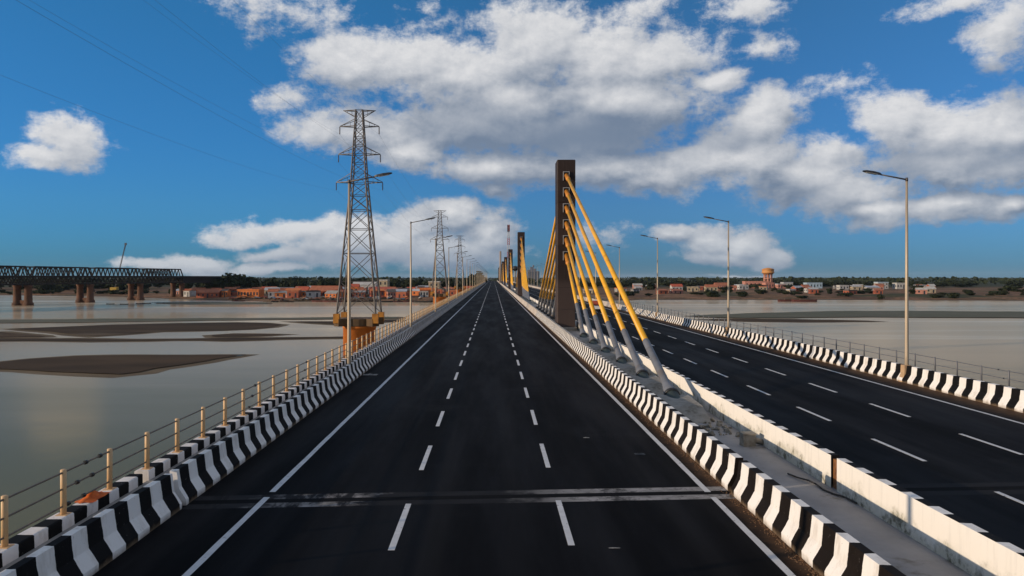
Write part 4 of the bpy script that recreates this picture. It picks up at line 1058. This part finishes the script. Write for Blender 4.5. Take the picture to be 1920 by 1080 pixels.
# far landmarks near the vanishing point
M_mr = mat('mast_red', (0.42, 0.07, 0.05), 0.6); M_mw = mat('mast_white', (0.60, 0.60, 0.62), 0.6)
d = 1000; x = GX(953.5, d); zt = GZ(421, d)
ma = empty('radio_mast', (x, d, -6), 0, 'tall red and white banded radio mast beyond the third brown pylon', 'mast')
nb = 9
for k in range(nb):
    z0, z1 = (zt + 6) * k / nb, (zt + 6) * (k + 1) / nb; b = MB(); wv = lambda z: 2.2 - 1.3 * z / (zt + 6)
    for (sx, sy) in ((-1, -1), (1, -1), (1, 1), (-1, 1)): b.tube((sx*wv(z0), sy*wv(z0), z0), (sx*wv(z1), sy*wv(z1), z1), .30, n=4)
    for q in range(3):
        a0, a1 = z0 + (z1 - z0)*q/3, z0 + (z1 - z0)*(q + 1)/3; w0, w1 = wv(a0), wv(a1)
        for sy in (-1, 1): b.tube((-w0, sy*w0, a0), (w1, sy*w1, a1), .16, n=3); b.tube((w0, sy*w0, a0), (-w1, sy*w1, a1), .16, n=3)
        for sx in (-1, 1): b.tube((sx*w0, -w0, a0), (sx*w1, w1, a1), .16, n=3)
    b.build('mast_segment', M_mr if k % 2 == 0 else M_mw, ma)
b = MB()
for k in range(3): a = k*2.1; b.box(-.5, .5, 1.2, 1.7, zt - 4, zt + 5.5, T=Matrix.Rotation(a, 4, 'Z'))
b.build('antenna', M_truss, ma)
d = 700; x = GX(966, d)
wk = empty('overhead_tank', (x, d, land_z(x, d)), 0, 'dark mushroom shaped tank left beside the second brown pylon', 'water tank'); zt = GZ(498.5, d) - land_z(x, d)
b = MB(); b.tube((0, 0, 0), (0, 0, zt*.85), .9, .7, 10); b.build('stem', M_deck, wk)
b = MB(); b.lathe((0, 0, zt*.78), (0, 0, zt), [(0, .8), (.3, 3.0), (.55, 3.4), (.8, 2.8), (1, .8)], 18); b.build('tank', M_ring, wk)
M_apt = mat('apartment_wall', (0.17, 0.18, 0.22), 0.85); d = 1900
x0 = GX(1000, d)
ap = empty('apartment_block', (x0, d, -6), 0, 'distant grey high-rise block between the second and the nearest pylon', 'building')
b = MB()
for (a, c, h) in ((-15, -8, 30), (-8, 0, 37), (0, 7, 33), (7, 15, 27)): b.box(a + .05, c - .05, -8, 8, 0, h)
b.build('wall', M_apt, ap)
for k in range(9):
    for q in range(7):
        b = MB(); b.box(-13.4 + q*4.2, -11.2 + q*4.2, -8.08, -7.9, 2 + k*3, 3.8 + k*3)
        if k < 8: b.build('window', M_glass, ap)
b = MB(); b.lathe((0, 0, 36.9), (0, 0, 42), [(0, 2), (1, 2)], 10); b.build('roof_tank', M_apt, ap)
M_mast = mat('slim_mast', (0.34, 0.27, 0.22), 0.7)
d = 640; x = GX(938.3, d); b = MB(); b.tube((0, 0, -6), (0, 0, GZ(471, d)), .95, .8, 10)
tag(b.build('slim_mast', M_mast, None, (x, d, 0)), 'slim tan mast rising left of the far row of pylons', 'mast')

# boats
M_hull = [mat('hull_red', (0.115, 0.030, 0.024), 0.85, (0.06, 0.02, 0.018), 1.0, 1.0), mat('hull_brown', (0.10, 0.065, 0.045), 0.85), mat('hull_dark', (0.04, 0.035, 0.03), 0.85)]
def boat_mesh(seed, m):
    b = MB(); st = [(-1, .25, .55), (-.85, .7, .25), (-.4, 1, .1), (.4, 1, .1), (.85, .7, .25), (1, .22, .6)]
    bs = 0
    for (t_, w_, z_) in st:
        b.v += [(t_, -.18*w_, .26 + z_*.18), (t_, -.12*w_, -.08 + z_*.12), (t_, .12*w_, -.08 + z_*.12), (t_, .18*w_, .26 + z_*.18), (t_, .14*w_, .20 + z_*.16), (t_, -.14*w_, .20 + z_*.16)]
    for k in range(len(st) - 1):
        for i in range(6):
            j = (i + 1) % 6; b.f.append((k*6+i, k*6+j, k*6+6+j, k*6+6+i)); b.mi.append(0); b.sm.append(False)
    b.f.append(tuple(range(6))); b.f.append(tuple(30 + i for i in range(6))); b.mi += [0, 0]; b.sm += [False, False]
    return b.mesh('hull', m)
BM = [boat_mesh(i, m) for i, m in enumerate(M_hull)]
b = MB(); b.box(-.35, .25, -.12, .12, .22, .42); b.box(-.38, .28, -.14, .14, .42, .45); CAB = [b.mesh('cabin', m) for m in M_hull]
def boat(px, py, ln, c, cabin, label, grp, rz=0):
    x, d = wpt(px, py); t = empty('boat', (x, d, WZ), rz, label, 'boat', grp)
    h = link('hull', BM[c], t); h.scale = (ln/2, ln/2, ln*.30)
    if cabin: q = link('cabin', CAB[(c + 1) % 3], t); q.scale = (ln/2, ln/2, ln*.30)
boat(1478, 565.5, 13, 0, True, 'dark red barge moored on the right bank, left one of the pair', 'moored red barges', .05)
boat(1508, 566.0, 15, 0, True, 'dark red barge moored on the right bank, right one of the pair', 'moored red barges', -.04)
random.seed(77)
for i in range(30):
    px = random.uniform(425, 830)
    if 630 < px < 645 or 700 < px < 720: px += 20
    x = GX(px, 455); yb = bank(x) - random.uniform(1, 7); py = VY + F*(H - WZ)/yb; px = VX + F*x/yb
    ln = random.uniform(6, 11); cc = random.randrange(3); cb = random.random() < .4
    boat(px, py, ln, cc, cb, f'{"long" if ln > 8.5 else "short"} {("dark red", "brown", "blackish")[cc]} wooden boat {"with a cabin" if cb else "without cabin"} moored along the left bank', 'boats moored on the left bank', random.uniform(-.4, .4))
for i, (px, py) in enumerate(((207, 570.5), (233, 570.8), (263, 570.0), (275, 569.3), (301, 569))):
    boat(px, py, 4.5, 2, False, 'tiny dark boat on the bright water beneath the truss bridge', 'tiny boats under the truss bridge', .2*i)
# small van on the right road
M_van = mat('van_white', (0.75, 0.74, 0.72), 0.35, (0.68, 0.67, 0.65), 1, .5); M_red = mat('load_red', (0.5, 0.09, 0.05), 0.7)
vn = empty('pickup_truck', (16.1, 119, 0.0), 0, 'small white pickup with a red load seen between the yellow stays', 'truck')
b = MB(); b.sweep([(-.78, .38), (.78, .38), (.80, .9), (-.80, .9)], [-2.0, 1.9]); b.sweep([(-.76, .9), (.76, .9), (.62, 1.65), (-.62, 1.65)], [.55, 1.35]); b.build('body', M_van, vn)
b = MB(); b.box(-.72, .72, -1.9, .4, .9, 1.6); b.build('load', M_red, vn)
b = MB(); b.box(-.55, .55, .52, .56, 1.02, 1.52); b.build('rear_window', M_glass, vn)
for sx in (-1, 1):
    for yy in (-1.3, 1.2): b = MB(); b.tube((sx*.62, yy, .31), (sx*.82, yy, .31), .31, n=14); b.build('wheel', M_ring, vn)
    b = MB(); b.box(sx*.66 - .07, sx*.66 + .07, -2.03, -1.98, .6, .78); b.build('tail_light', M_red, vn)

# ------------------------------------------------------------------ haze
M = bpy.data.materials.new('haze_air'); M.use_nodes = True; t = M.node_tree; t.nodes.remove(t.nodes['Principled BSDF'])
pv = t.nodes.new('ShaderNodeVolumePrincipled'); pv.inputs['Density'].default_value = 0.000025; pv.inputs['Color'].default_value = (0.60, 0.78, 0.97, 1)
t.links.new(pv.outputs[0], t.nodes['Material Output'].inputs['Volume'])
b = MB(); b.box(-9100, 9100, -4100, 31700, -12.2, 95)
tag(b.build('haze', M), kind='stuff')
